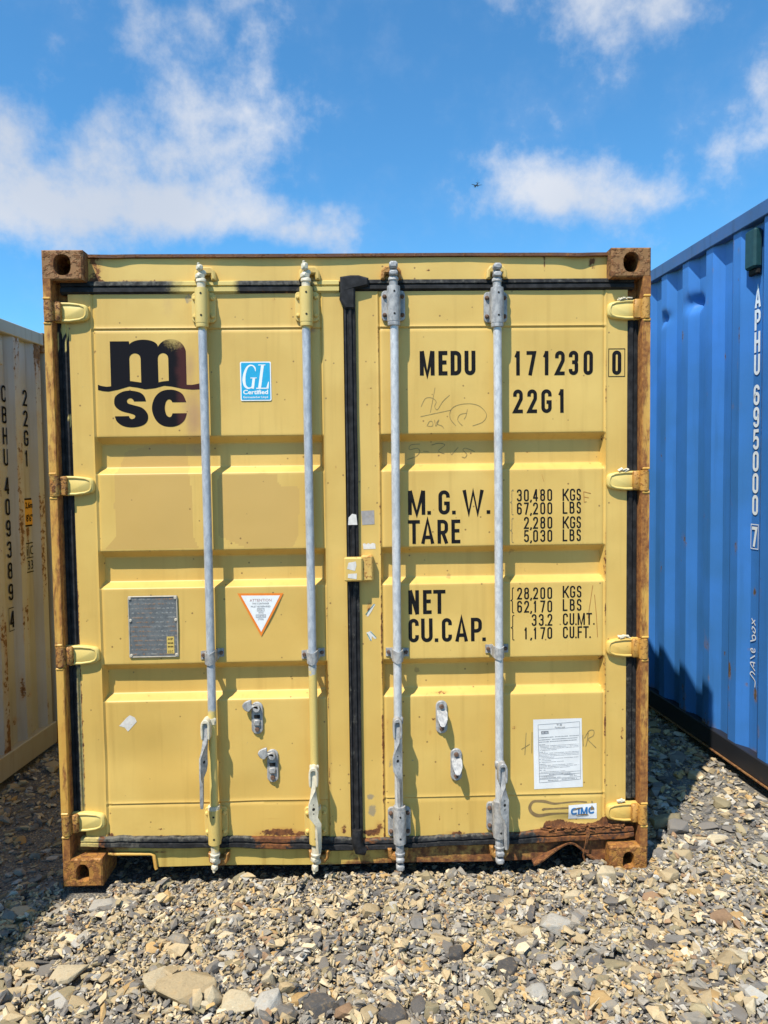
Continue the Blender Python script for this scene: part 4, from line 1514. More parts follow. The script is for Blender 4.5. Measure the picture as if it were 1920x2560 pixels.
mark('lettering', RD, BK, chk, label='boxed check digit 0')
mark('lettering', RD, BK, lambda g: write(g, '22G1', 0, 1.934, .097, t=.15, fn=fR, xs=[.666, .725, .783, .851], widths={0: .040, 1: .040, 2: .043, 3: .027}), label='black size code 22G1')
mark('lettering', RD, BK, lambda g: write(g, 'M.G.W.', 0, 1.519, .100, t=.15, fn=fR, xs=[.227, .307, .353, .410, .454, .554], widths={0: .071, 1: .014, 2: .047, 3: .014, 4: .087, 5: .014}), label='black lettering M.G.W.')
mark('lettering', RD, BK, lambda g: write(g, 'TARE', 0, 1.398, .099, t=.145, fn=fR, xs=[.226, .280, .348, .406], widths={0: .049, 1: .054, 2: .044, 3: .037}), label='black lettering TARE')
mark('lettering', RD, BK, lambda g: write(g, 'NET', 0, 1.103, .101, t=.15, fn=fR, xs=[.224, .285, .328], widths={0: .044, 1: .036, 2: .051}), label='black lettering NET')
mark('lettering', RD, BK, lambda g: write(g, 'CU.CAP.', 0, .985, .099, t=.15, fn=fR, xs=[.223, .276, .333, .363, .419, .485, .533], widths={0: .043, 1: .048, 2: .014, 3: .042, 4: .053, 5: .046, 6: .014}), label='black lettering CU.CAP.')
ROWS = [('30,480', [.680, .7095, .7345, .7475, .7775, .807], 1.569), ('67,200', [.680, .7095, .7345, .7475, .7775, .807], 1.514), ('2,280', [.7095, .7345, .7475, .7775, .807], 1.454), ('5,030', [.7095, .7345, .7475, .7775, .807], 1.399),
        ('28,200', [.680, .7095, .7345, .7475, .7775, .807], 1.158), ('62,170', [.680, .7095, .7345, .7475, .7775, .807], 1.102), ('33.2', [.741, .771, .797, .8075], 1.045), ('1,170', [.708, .7345, .7475, .7775, .807], .989)]
for tx, xs_, z_ in ROWS:
    mark('lettering', RD, BK, lambda g: write(g, tx, 0, z_, .050, t=.125, fn=fR, xs=xs_, widths={i: (.013 if c == '1' else .0205) for i, c in enumerate(tx) if c not in ',.'}), label='small black figures ' + tx)
UN = [('KGS', [.871, .902, .930], 1.569, {0: .026, 1: .022, 2: .018}), ('LBS', [.871, .900, .930], 1.515, {0: .020, 1: .021, 2: .018}), ('KGS', [.871, .902, .930], 1.454, {0: .026, 1: .022, 2: .018}), ('LBS', [.871, .900, .930], 1.400, {0: .020, 1: .021, 2: .018}),
      ('KGS', [.872, .903, .932], 1.162, {0: .026, 1: .022, 2: .019}), ('LBS', [.872, .902, .932], 1.106, {0: .020, 1: .021, 2: .019}), ('CU.MT.', [.873, .901, .924, .935, .972, 1.0], 1.046, {0: .021, 1: .020, 3: .031, 4: .024}), ('CU.FT.', [.873, .901, .924, .935, .959, .984], .990, {0: .021, 1: .020, 3: .0195, 4: .023})]
for tx, xs_, z_, wd_ in UN:
    mark('lettering', RD, BK, lambda g: write(g, tx, 0, z_, .050, t=.125, fn=fR, xs=xs_, widths=wd_), label='small black unit ' + tx)
M['faded'] = flat('faded_lettering', (.20, .17, .10), .6, .3, wear=(.58, .42, .14), wear_amt=.7, nscale=90)
for k, (z0, z1, x) in enumerate(((1.514, 1.617, .659), (1.398, 1.498, .659), (1.102, 1.207, .660), (.987, 1.091, .661))):
    zm = (z0 + z1) / 2
    mark('brace', RD, M['faded'] if k < 2 else BK, lambda g: ribbon(g, fillet([(x + .007, z1, 0), (x, z1, .004), (x, zm + .004, .003), (x - .006, zm, 0)]) + fillet([(x - .006, zm, 0), (x, zm - .004, .003), (x, z0, .004), (x + .007, z0, 0)]), .0035 if k > 1 else .002, False, fR, .0001))

# company emblem: m on a wave over sc
def emblem_mat():
    m, t, b = new_mat('emblem_black')
    o = t.coord()
    x, y, z = t.sep(o)
    n = t.noise(o, 26, 5, .6)
    f = t.step(t.math('ADD', x, t.math('MULTIPLY', t.math('SUBTRACT', n, .5), .03)), -.725, -.69)
    col = t.mix(f, (.009, .009, .012), (.060, .022, .022))
    q = t.vmath('LENGTH', t.vmath('MULTIPLY', t.vmath('SUBTRACT', o, (-.715, 0, 2.262)), (1, 0, 1.0)))
    f2 = t.math('MULTIPLY', t.step(t.math('ADD', q, t.math('MULTIPLY', t.math('SUBTRACT', t.noise(o, 150, 3), .5), .06)), .065, .01), .85)
    col = t.mix(f2, col, (.50, .36, .12))
    t.put(b.inputs['Base Color'], col)
    b.inputs['Roughness'].default_value = .85
    b.inputs['Specular IOR Level'].default_value = .1
    return m


def emblem_m(g):
    wt = lambda x: np.interp(x, *zip(*[(-1.030, 2.066), (-1.016, 2.061), (-.995, 2.0575), (-.978, 2.059), (-.94, 2.072), (-.898, 2.080), (-.86, 2.074), (-.829, 2.069), (-.80, 2.070), (-.77, 2.077), (-.74, 2.080), (-.71, 2.073), (-.674, 2.063), (-.65, 2.062), (-.623, 2.067), (-.600, 2.074)]))
    wb = lambda x: np.interp(x, *zip(*[(-1.030, 2.045), (-1.01, 2.040), (-.988, 2.038), (-.95, 2.045), (-.904, 2.058), (-.87, 2.053), (-.839, 2.046), (-.80, 2.050), (-.763, 2.060), (-.73, 2.056), (-.689, 2.047), (-.65, 2.043), (-.623, 2.044), (-.600, 2.050)]))

    def topo(x):
        if x < -.900:
            return 2.240
        if x < -.785:
            u = (x + .843) / .0585
            return 2.219 + .027 * math.sqrt(max(0, 1 - u * u)) if abs(u) <= 1 else 2.219
        u = (x + .731) / .06
        return 2.187 + .060 * math.sqrt(max(0, 1 - min(1, abs(u)) ** 2.2))

    def slot(x, a, b):
        u = (x - (a + b) / 2) / ((b - a) / 2)
        return 2.170 + .0215 * math.sqrt(max(0, 1 - u * u))

    def strip(xa, xb, lo, hi, n, lift):
        xs_ = np.linspace(xa, xb, n)
        vs = [fL(float(x), float(lo(x)), lift) for x in xs_] + [fL(float(x), float(hi(x)), lift) for x in xs_]
        g.add(vs, [(i, i + 1, n + i + 1, n + i) for i in range(n - 1)])
    strip(-1.030, -.600, wb, wt, 90, 0)
    strip(-.977, -.9005, wt, topo, 20, 0)
    strip(-.9005, -.855, lambda x: slot(x, -.9005, -.855), topo, 24, 0)
    strip(-.855, -.7855, wt, topo, 30, 0)
    strip(-.7855, -.7435, lambda x: slot(x, -.7855, -.7435), topo, 24, 0)
    strip(-.7435, -.672, wt, topo, 40, 0)


Z1 = lambda zx, zy: (-.967 + (zx - 705) * .000461, 2.040 - (zy - 1305) * .000474)


def fillpoly(g, pts, fn, lift=0.0):
    tri = tessellate_polygon([[Vector((x, z, 0)) for x, z in pts]])
    g.add([fn(x, z, lift) for x, z in pts], [tuple(t) for t in tri])


def emblem_sc(g):
    S_ = [(985, 1395), (880, 1395)] + smooth_pts([(880, 1395), (868, 1375), (845, 1367), (820, 1383), (826, 1410), (872, 1426), (945, 1448), (988, 1488), (1000, 1530), (985, 1575), (938, 1605), (855, 1617), (778, 1604), (725, 1565), (708, 1521)], 4)[1:] + [(832, 1520)] + smooth_pts([(832, 1520), (842, 1540), (861, 1546), (883, 1535), (884, 1514), (850, 1499), (768, 1476), (718, 1440), (706, 1400), (720, 1350), (780, 1312), (850, 1303), (930, 1318), (970, 1350), (985, 1395)], 4)[1:-1]
    fillpoly(g, [Z1(*q) for q in S_], fL)
    C_ = smooth_pts([(1338, 1405), (1310, 1340), (1260, 1308), (1195, 1297), (1120, 1312), (1062, 1365), (1035, 1455), (1060, 1545), (1118, 1600), (1195, 1616), (1265, 1602), (1318, 1560), (1341, 1500)], 4) + smooth_pts([(1215, 1500), (1205, 1524), (1185, 1532), (1160, 1510), (1148, 1455), (1160, 1400), (1185, 1380), (1205, 1388), (1215, 1405)], 4)
    fillpoly(g, [Z1(*q) for q in C_], fL)


EM = emblem_mat()
mark('emblem', LD, EM, emblem_m, label='black m over a wave')
mark('emblem', LD, EM, emblem_sc, label='black letters sc')

# ---- stickers
def sheet(name, parent, s, quad, mat, off=.0012, n=6, label=None, lift=0.0):
    """thin sticker following the leaf; quad = tl, tr, br, bl in x,z"""
    tl, tr, br, bl = [np.array(q) for q in quad]
    u = np.linspace(0, 1, n)[:, None, None]
    v = np.linspace(0, 1, n)[None, :, None]
    P_ = (tl * (1 - u) + tr * u) * (1 - v) + (bl * (1 - u) + br * u) * v
    Yg = leaf_y(s, P_[..., 0], P_[..., 1]) - off
    me = grid_mesh(name, np.stack([P_[..., 0], Yg, P_[..., 1]], -1), None, 60, mat)
    o = bpy.data.objects.new(name, me)
    return link(o, parent, **({'label': label} if label else {}))


def poly_sheet(name, parent, pts, fn, mat, **kw):
    return mark(name, parent, mat, lambda g: fillpoly(g, pts, fn), **kw)


M['white_vinyl'] = flat('white_sticker', (.78, .79, .78), .5, .04)
M['cyan'] = flat('cyan_sticker', (.02, .36, .60), .45, .04)
M['orange'] = flat('orange_sticker', (.80, .22, .025), .5, .04)
M['grey_print'] = flat('grey_print', (.16, .16, .17), .6, .1)
M['red_print'] = flat('reddish_print', (.42, .22, .20), .6, .1)
M['blue_print'] = flat('blue_print', (.03, .17, .42), .5, .1)
M['paper'] = flat('white_paper', (.70, .70, .69), .7, .05, nscale=18)
M['residue'] = flat('sticker_residue', (.34, .31, .29), .7, .12, wear=(.58, .42, .15), wear_amt=.35, nscale=70)
M['torn'] = flat('torn_white_sticker', (.66, .62, .56), .7, .08, wear=(.55, .40, .16), wear_amt=.35, nscale=60)
M['glue'] = flat('brown_glue', (.24, .16, .07), .6, .15)
on2 = lambda s, o_: on(s, o_)
ygl = float(min(leaf_y(-1, x, z) for x in (-.454, -.42, -.39, -.36, -.328) for z in (1.995, 2.03, 2.07, 2.11, 2.154)))
pgl = lambda o_: (lambda x, z, l: (x, ygl - o_ - l, z))
poly_sheet('sticker', LD, rrect(-.454, -.328, 1.995, 2.154, .006), pgl(.0006), M['white_vinyl'], label='white edge of the blue certified sticker')
poly_sheet('sticker', LD, rrect(-.4495, -.3325, 1.9995, 2.1495, .004), pgl(.0010), M['cyan'], label='blue certified sticker')
Z2 = lambda zx, zy: (-.453 + (zx - 483) * .000456, 2.154 - (zy - 1052) * .000473)


def gl(g):
    f = pgl(.0014)
    seg = smooth_pts([Z2(*q) for q in ((618, 1135), (615, 1108), (598, 1088), (572, 1084), (545, 1102), (523, 1150), (514, 1205), (522, 1255), (545, 1277), (572, 1276), (592, 1258))], 4)
    wd = np.interp(np.linspace(0, 1, len(seg)), [0, .12, .25, .45, .6, .75, .9, 1], [.002, .006, .005, .009, .0125, .009, .004, .004])
    ribbon(g, seg, list(wd), False, f, 0)
    ribbon(g, [Z2(603, 1190), Z2(590, 1283)], .0105, False, f, .0001)
    ribbon(g, [Z2(572, 1192), Z2(628, 1192)], .0035, False, f, .0002)
    ribbon(g, [Z2(683, 1080), Z2(652, 1280)], .0115, False, f, .0001)
    ribbon(g, [Z2(645, 1081), Z2(708, 1081)], .0035, False, f, .0002)
    ribbon(g, [Z2(622, 1281), Z2(725, 1281)], .0045, False, f, .0002)
    ribbon(g, [Z2(722, 1283), Z2(734, 1225)], [.010, .003], False, f, .0003)


mark('sticker_print', LD, M['white_vinyl'], gl, label='white letters GL')
f18 = pgl(.0014)
font_mesh('Certified', .102, -.4435, 2.0215, lambda x, z, l: f18(x, z, l), .03, .0185).build('sticker_print', M['white_vinyl'], LD, 0, label='white word Certified')
font_mesh('Germanischer Lloyd', .101, -.4435, 2.0035, lambda x, z, l: f18(x, z, l), .02, .011).build('sticker_print', M['white_vinyl'], LD, 0, label='white words Germanischer Lloyd')

# triangular repair notice
T0, T1, T2 = (-.485, 1.2025), (-.295, 1.2005), (-.390, 1.021)
ytri = float(min(leaf_y(-1, x, z) for x in (-.47, -.39, -.31) for z in (1.03, 1.1, 1.15, 1.2)))
poly_sheet('sticker', LD, [T0, T1, T2], lambda x, z, l: (x, ytri - .0008, z), M['orange'], label='orange triangle border')
f18 = lambda x, z, l: (x, ytri - .0017, z)
ctr = Vector(((T0[0] + T1[0] + T2[0]) / 3, (T0[1] + T1[1] + T2[1]) / 3))
inn = inset([T2, T1, T0], .0088)
poly_sheet('sticker', LD, inn, lambda x, z, l: (x, ytri - .0012, z), M['white_vinyl'], label='white triangle of the repair notice')
for tx, wd, zc, hh, mm in (('ATTENTION', .090, 1.173, .0115, 'red_print'), ('THIS CONTAINER', .070, 1.159, .0072, 'grey_print'), ('MUST BE REPAIRED', .081, 1.1465, .0072, 'grey_print'), ('ONLY', .024, 1.1330, .0072, 'grey_print'), ('WITH', .021, 1.1200, .0072, 'grey_print'), ('CORTEN', .035, 1.1065, .0072, 'grey_print'), ('STEEL', .026, 1.0930, .0072, 'grey_print')):
    font_mesh(tx, wd, -.390 - wd / 2, zc - hh / 2, lambda x, z, l: f18(x, z, l), .0, hh).build('sticker_print', M[mm], LD, 0, label='small print ' + tx)
for w_, zc in ((.029, 1.133), (.040, 1.1065)):
    mark('sticker_print', LD, M['grey_print'], lambda g: ribbon(g, [(-.39 - w_ / 2, zc - .0058), (-.39 + w_ / 2, zc - .0058), (-.39 + w_ / 2, zc + .0058), (-.39 - w_ / 2, zc + .0058)], .0012, True, f18, 0))

# riveted data plate
def plate_mat():
    m, t, b = new_mat('data_plate')
    o = t.coord()
    n = t.noise(o, 55, 6, .65)
    rows = t.math('SINE', t.math('MULTIPLY', t.sep(o)[2], 330.0))
    rr_ = t.noise(t.scale(o, (90, 1, 60)), 1.0, 4, .7)
    txt = t.math('MULTIPLY', t.step(rows, .2, .7), t.step(rr_, .46, .56))
    col = t.mix(t.step(n, .3, .7), (.125, .135, .14), (.20, .21, .21))
    col = t.mix(t.math('MULTIPLY', txt, .75), col, t.mix(t.step(t.noise(o, 14, 3), .42, .6), (.34, .33, .30), (.34, .18, .085)))
    t.put(b.inputs['Base Color'], col)
    b.inputs['Metallic'].default_value = .3
    b.inputs['Roughness'].default_value = .5
    t.put(b.inputs['Normal'], t.bump(txt, .4, .001))
    return m


M['plate'] = plate_mat()
M['plate_rim'] = flat('plate_rim', (.47, .42, .33), .6, .15)
py = float(leaf_y(-1, -.83, 1.07))
g = G()
g.prism(rrect(-.935, -.731, .942, 1.199, .006), py - .0050, py + .002, .001)
pl = g.build('data_plate', M['plate'], LD, 30, label='grey riveted data plate')
g = G()
for a, b in (((-.932, .946), (-.932, 1.195)), ((-.734, .946), (-.734, 1.195)), ((-.932, 1.196), (-.734, 1.196)), ((-.932, .945), (-.734, .945))):
    g.tube([(a[0], py - .005, a[1]), ((a[0] + b[0]) / 2 + .001, py - .0058, (a[1] + b[1]) / 2), (b[0], py - .005, b[1])], .0028, 6)
g.build('plate_rim', M['plate_rim'], pl, 60)
for x in (-.926, -.740):
    for z in (.952, 1.098, 1.190):
        g = G()
        g.cyl((x, py - .005, z), (x, py - .0095, z), .0072, .005, 10)
        g.build('rivet', M['plate_rim'], pl)
M['yellow_sticker'] = flat('small_yellow_sticker', (.62, .44, .11), .5, .05)
g = G()
g.add([(-.779, py - .0056, .958), (-.749, py - .0056, .958), (-.749, py - .0056, 1.029), (-.779, py - .0056, 1.029)], [(0, 1, 2, 3)])
g.build('plate_sticker', M['yellow_sticker'], pl, 0)
for tx, z in (('ACEP', 1.014), ('U.S.C', .962)):
    font_mesh(tx, .021, -.775, z, lambda x, z, l: (x, py - .0060, z), .02, .009).build('sticker_print', M['black'], pl, 0)
mark('sticker_print', pl, M['black'], lambda g: [ribbon(g, [(x, z), (x + .004, z + .001)], .006, False, lambda a, b, l: (a, py - .0060, b), 0) for z in (1.001, .986) for x in (-.775, -.769, -.763, -.757)])

# shipping notice, paper
PQ = ((.747, .645), (.953, .647), (.958, .351), (.750, .345))
sheet('paper_notice', RD, 1, PQ, M['paper'], .0010, 30, 'white printed paper notice')
fP = on(1, .0015)
PX = lambda zx, zy: (.747 + (zx - 462) * .000495 + (zy - 545) * .000006, .645 + (zx - 462) * .00001 - (zy - 545) * .000497)


def paper_print(g):
    rr = random.Random(3)
    ribbon(g, [PX(503, 592), PX(860, 578), PX(862, 1076), PX(508, 1094)], .0012, True, fP, 0)
    for y in (636, 1016, 1036, 1066):
        ribbon(g, [PX(504, y), PX(861, y - 12)], .0010, False, fP, .0001)
    rows = [(706, 510, 850, 7), (726, 510, 850, 7), (744, 510, 846, 7)]
    rows += [(768, 512, 562, 6)] + [(y, 520, 850, 4) for y in (780, 792, 804)] + [(816, 520, 660, 4), (832, 512, 562, 6)]
    rows += [(y, 510, 852, 4) for y in (844, 856, 868)] + [(880, 520, 640, 4), (892, 510, 850, 4), (906, 520, 610, 4), (920, 510, 720, 4), (936, 512, 562, 6), (948, 510, 800, 4), (960, 510, 852, 4), (972, 510, 770, 4), (988, 512, 562, 6), (1004, 522, 730, 4), (1026, 592, 780, 7), (1044, 510, 640, 5), (1056, 510, 690, 6), (1040, 722, 815, 5), (1052, 770, 830, 5), (1080, 582, 670, 7), (1076, 700, 830, 7)]
    for y, a, b, hgt in rows:
        x = a
        while x < b:
            wch = hgt * rr.uniform(.7, 1.1)
            if rr.random() < .93:
                yy = y - (x - 503) / 357 * 10
                ribbon(g, [PX(x, yy), PX(min(x + wch, b), yy)], hgt * .00050 * rr.uniform(.55, 1), False, fP, .0002)
            x += wch + hgt * rr.uniform(.25, .6)
    ribbon(g, [PX(530, 663), PX(592, 661)], .0125, False, fP, .0001)


M['print_light'] = flat('faded_print', (.17, .18, .20), .7, .2)
mark('notice_print', RD, M['print_light'], paper_print, kind='stuff')
for tx, wd, px_, pz_, hh, mm in (('\u7532 \u9178', .022, 664, 606, .008, 'print_light'), ('Formic acid', .041, 648, 626, .0065, 'print_light'), ('\u5371 \u9669', .025, 536, 672, .0085, 'white_vinyl')):
    q = PX(px_, pz_)
    fq = on(1, .0021)
    font_mesh(tx, wd, q[0], q[1], lambda x, z, l: fq(x, z, l), .0, hh).build('notice_print', M[mm], RD, 0)

# maker's sticker with the glue round it
mark('glue_trace', RD, M['glue'], lambda g: [ribbon(g, smooth_pts(P_, 4), list(np.interp(np.linspace(0, 1, 4 * len(P_) - 3), np.linspace(0, 1, len(W_)), W_)), False, on(1, .0008), .0001 * k) for k, (P_, W_) in enumerate((
    ([(.976, .284), (.934, .287), (.88, .284), (.835, .281), (.80, .290), (.775, .293), (.745, .291), (.731, .268), (.740, .244), (.768, .230), (.815, .235), (.86, .237), (.899, .236)], (.005, .007, .006, .010, .013, .010, .012, .014, .016, .012, .007, .004)),
    ([(.786, .252), (.793, .258), (.83, .259), (.87, .260), (.914, .261)], (.009, .010, .006, .008, .004))))])
sheet('sticker', RD, 1, ((.897, .272), (1.017, .279), (1.019, .211), (.898, .209)), M['white_vinyl'], .0016, 14, 'small white maker sticker')
fC = on(1, .0028)
mark('sticker_print', RD, M['blue_print'], lambda g: write(g, 'CIMC', 0, .229, .031, t=.24, fn=lambda x, z, l: fC(x, z + (x - .907) * .05, l), xs=[.907, .937, .9485, .981], widths={0: .026, 1: .0085, 2: .030, 3: .026}), label='blue letters CIMC')
mark('glue_trace', RD, M['glue'], lambda g: [ribbon(g, P_, W_, False, on(1, .0036), 0) for P_, W_ in (([(.915, .252), (.935, .258), (.955, .262)], [.003, .006, .003]), ([(.93, .226), (.95, .229), (.968, .230), (.982, .229)], [.004, .006, .007, .003]), ([(.99, .252), (.997, .262), (1.006, .252)], [.004, .012, .004]), ([(.997, .283), (.996, .29)], [.008, .003]))])

# peeled and torn stickers
poly_sheet('torn_sticker', RD, [(.032, 1.538), (.086, 1.540), (.087, 1.482), (.036, 1.480)], on(1, .0009), M['residue'])
poly_sheet('torn_sticker', RD, [(.037, 1.402), (.046, 1.404), (.052, 1.399), (.06, 1.405), (.068, 1.400), (.078, 1.405), (.089, 1.401), (.090, 1.380), (.040, 1.379)], on(1, .0009), M['torn'])
poly_sheet('torn_sticker', RD, [(-.022, 1.482), (-.020, 1.512), (-.005, 1.528), (.012, 1.524), (.016, 1.482)], lambda x, z, l: (x, .0305, z), M['torn'])
poly_sheet('torn_sticker', RD, [(-.028, 1.305), (-.022, 1.330), (.008, 1.335), (.010, 1.318), (.004, 1.296)], lambda x, z, l: (x, -.0048, z), M['torn'])
poly_sheet('torn_sticker', RD, [(-.026, 1.268), (-.024, 1.284), (.012, 1.286), (.010, 1.262)], lambda x, z, l: (x, -.0048, z), M['torn'])
poly_sheet('torn_sticker', LD, [(-.988, .655), (-.955, .690), (-.942, .700), (-.922, .690), (-.914, .672), (-.952, .630), (-.965, .648)], on(-1, .0009), M['torn'])
g = G()
for a, b in (((.045, 1.105), (.082, 1.15)), ((.050, 1.025), (.066, .995)), ((.064, 1.034), (.088, 1.008))):
    ribbon(g, [a, b], .003, False, on(1, .0013), 0)
M['teal'] = flat('teal_ink', (.02, .20, .22), .6, .1)
g.build('sticker_print', M['teal'], RD, 0)
for P_ in ([(.048, 1.098), (.058, 1.122), (.078, 1.15), (.086, 1.147), (.07, 1.120), (.056, 1.098)], [(.047, 1.030), (.066, 1.036), (.09, 1.006), (.082, 1.002), (.070, 1.014), (.068, .995), (.060, .998)]):
    poly_sheet('torn_sticker', RD, P_, on(1, .0009), M['torn'])

# pen and scratch marks
M['pen'] = flat('pen_line', (.27, .195, .075), .7, .3)
M['scratch'] = flat('rusty_scratch', (.42, .20, .05), .8, .2)


def pen(s, strokes, wd, mat, name='pen_scrawl', **kw):
    par = LD if s < 0 else RD
    return mark(name, par, M[mat], lambda g: [ribbon(g, smooth_pts(P_, 7), wd, False, on(s, .0008), .00005 * k) for k, P_ in enumerate(strokes)], **kw)


pen(1, [[(.343, 2.042), (.335, 2.0), (.323, 1.94)], [(.285, 1.965), (.303, 1.998), (.33, 2.0), (.347, 1.985), (.341, 1.965), (.352, 1.952), (.375, 1.985), (.403, 2.011)], [(.282, 1.924), (.33, 1.934), (.409, 1.950)],
        [(.428, 1.885), (.405, 1.915), (.408, 1.95), (.437, 1.97), (.49, 1.975), (.53, 1.962), (.555, 1.93), (.54, 1.90), (.497, 1.884)], [(.476, 1.952), (.47, 1.925), (.462, 1.912)], [(.474, 1.937), (.445, 1.93), (.436, 1.908), (.455, 1.885)],
        [(.308, 1.885), (.320, 1.905), (.332, 1.90), (.330, 1.885), (.312, 1.885)], [(.34, 1.91), (.345, 1.885), (.358, 1.91), (.348, 1.895), (.37, 1.885), (.378, 1.875)]], .0018, 'pen', label='pencilled scrawl below the letters MEDU')
pen(1, [[(.281, 1.813), (.243, 1.809), (.238, 1.790), (.27, 1.795), (.281, 1.780), (.262, 1.760), (.228, 1.749)], [(.295, 1.783), (.318, 1.781)], [(.331, 1.808), (.36, 1.815), (.386, 1.808), (.36, 1.785), (.372, 1.775), (.384, 1.772)], [(.408, 1.778), (.414, 1.767)], [(.414, 1.767), (.442, 1.797)], [(.511, 1.779), (.475, 1.793), (.462, 1.786), (.478, 1.768), (.470, 1.754), (.458, 1.757)]], .0024, 'pen', label='pen scrawl in the top recess')
pen(1, [[(.717, .589), (.711, .493)], [(.696, .518), (.714, .528), (.732, .539)], [(.742, .591), (.741, .499)], [(.958, .575), (.960, .525)], [(.981, .583), (.978, .555), (.971, .524)], [(.965, .560), (.985, .592), (1.004, .593), (1.003, .572), (.981, .556), (.998, .535), (1.015, .518)]], .0028, 'pen', label='pen letters half hidden behind the paper notice')
pen(1, [[(.960, 1.606), (.962, 1.562)], [(.960, 1.606), (.99, 1.598)], [(.962, 1.584), (.982, 1.580)], [(.962, 1.562), (.972, 1.564)]], .0030, 'scratch', 'rusty_scratch')
pen(1, [[(.999, 1.212), (.990, 1.15), (.979, 1.075)], [(1.0065, 1.173), (1.014, 1.09), (1.020, .992)]], .0028, 'scratch', 'rusty_scratch')
pen(1, [[(.785, 1.68), (.793, 1.65)], [(.775, 1.62), (.805, 1.52), (.812, 1.46)]], .0016, 'scratch', 'rusty_scratch')

# ---------------------------------------------------------------- neighbouring containers
def place(root_pt, rz):
    return Matrix.Translation(Vector(root_pt)) @ Matrix.Rotation(rz, 4, 'Z')


# white container on the left, its long side facing right
rzW = -math.atan(.073)
far = Vector((-1.98 + .073 * .81, 1.83, 0))
LW = 6.058
oW = far - Matrix.Rotation(rzW, 3, 'Z') @ Vector((1.219, LW, 0))
WC = empty('shipping_container', oW, rzW, label='rust streaked white container standing left of the yellow one', category='container', group='shipping containers in the yard')
WHT = (.40, .405, .39)


def w_rust(Yg, Zg, out):
    n = fnoise(Yg, Zg * .25, .05, 61, 4)
    n2 = fnoise(Yg, Zg, .25, 63, 3)
    e = (out > .9).astype(float)
    r = e * (.28 + 1.1 * (n - .45) + .4 * (n2 - .5)) + (1 - e) * 1.0 * np.maximum(0, n - .66) + .30 * np.exp(-(Zg - .15) / .10) * n2 + .22 * np.exp(-(2.52 - Zg) / .10) * n
    for cy, cz, ry, rz_, s_ in ((5.71, 1.37, .03, .05, .9), (5.71, 1.33, .012, .08, .8), (5.55, .45, .02, .12, .75), (5.50, .28, .04, .05, .6), (5.60, .40, .05, .03, .6), (5.40, .42, .05, .03, .7), (5.70, .98, .006, .1, .6), (5.62, 1.62, .012, .02, .7)):
        r = np.maximum(r, s_ * np.exp(-((Yg - cy) / ry) ** 2 - ((Zg - cz) / rz_) ** 2) * (.5 + n))
    return r


M['white'] = paint('white_container_paint', WHT, rust0=.0, streak=.38, fine=40, ramp=[(.2, (.05, .03, .018)), (.45, (.14, .07, .03)), (.7, (.27, .15, .06)), (.9, (.36, .22, .10))])
M['white_rail'] = paint('white_rail_paint', (.40, .37, .29), rust0=.20, streak=.4, fine=35)
phW = LW - (1.83 - 1.337) / math.cos(rzW)
shell(WC, LW, 2.591, (M['white'], M['white_rail'], M['white_rail'], M['casting']), .148, 2.512, (.036, .236, .060, .045, phW % .236, .1, .012), w_rust, nz=230, dense=(4.6, 6.0))
yW = lambda y: LW - (1.83 - y) / math.cos(rzW)
fW = lambda u, z, l: (1.219 - .012 - .036 + .004 + l, u, z)
for k, (ch, z) in enumerate(zip('CBHU', (2.128, 2.007, 1.887, 1.765))):
    mark('lettering', WC, M['black'], lambda g: write(g, ch, yW(1.255), z, .097, t=.13, fn=fW, widths={0: .048}), label='black letter ' + ch)
for ch, z in zip('409389', (1.602, 1.480, 1.357, 1.234, 1.111, .988)):
    mark('lettering', WC, M['black'], lambda g: write(g, ch, yW(1.255), z, .097, t=.13, fn=fW, widths={0: .046}), label='black figure ' + ch)


def wchk(g):
    write(g, '4', yW(1.258), .828, .097, t=.13, fn=fW, widths={0: .046})
    ribbon(g, [(yW(1.247), .812), (yW(1.318), .812), (yW(1.318), .944), (yW(1.247), .944)], .004, True, fW, .0003)


mark('lettering', WC, M['black'], wchk, label='boxed check digit 4')
for ch, z in zip('22G1', (2.127, 2.004, 1.886, 1.764)):
    mark('lettering', WC, M['black'], lambda g: write(g, ch, yW(1.480), z, .097, t=.13, fn=fW, widths={0: .046 if ch != '1' else .028}), label='black size code ' + ch)
M['amber'] = flat('amber_label', (.62, .33, .03), .5, .06)
fW2 = lambda u, z, l: (1.219 - .012 - .036 + .006 + l, u, z)
fW3 = lambda u, z, l: (1.219 - .012 - .036 + .0075 + l, u, z)
poly_sheet('height_label', WC, [(yW(1.44), 1.402), (yW(1.555), 1.402), (yW(1.555), 1.572), (yW(1.44), 1.572)], fW, M['black'], label='amber height label')
poly_sheet('height_label', WC, [(yW(1.445), 1.412), (yW(1.545), 1.412), (yW(1.545), 1.562), (yW(1.445), 1.562)], fW2, M['amber'])
font_mesh('2,6m', .082, yW(1.457), 1.505, fW3, .02, .045).build('label_print', M['black'], WC, 0)
font_mesh("8'6\"", .072, yW(1.462), 1.430, fW3, .02, .045).build('label_print', M['black'], WC, 0)


def uic(g):
    a, b_, c, d = yW(1.450), yW(1.552), 1.125, 1.300
    ribbon(g, [(a, c), (b_, c), (b_, d), (a, d)], .006, True, fW, 0)
    ribbon(g, [(a, 1.212), (b_, 1.212)], .005, False, fW, .0003)
    ribbon(g, [(yW(1.485), 1.215), (yW(1.485), d)], .005, False, fW, .0004)


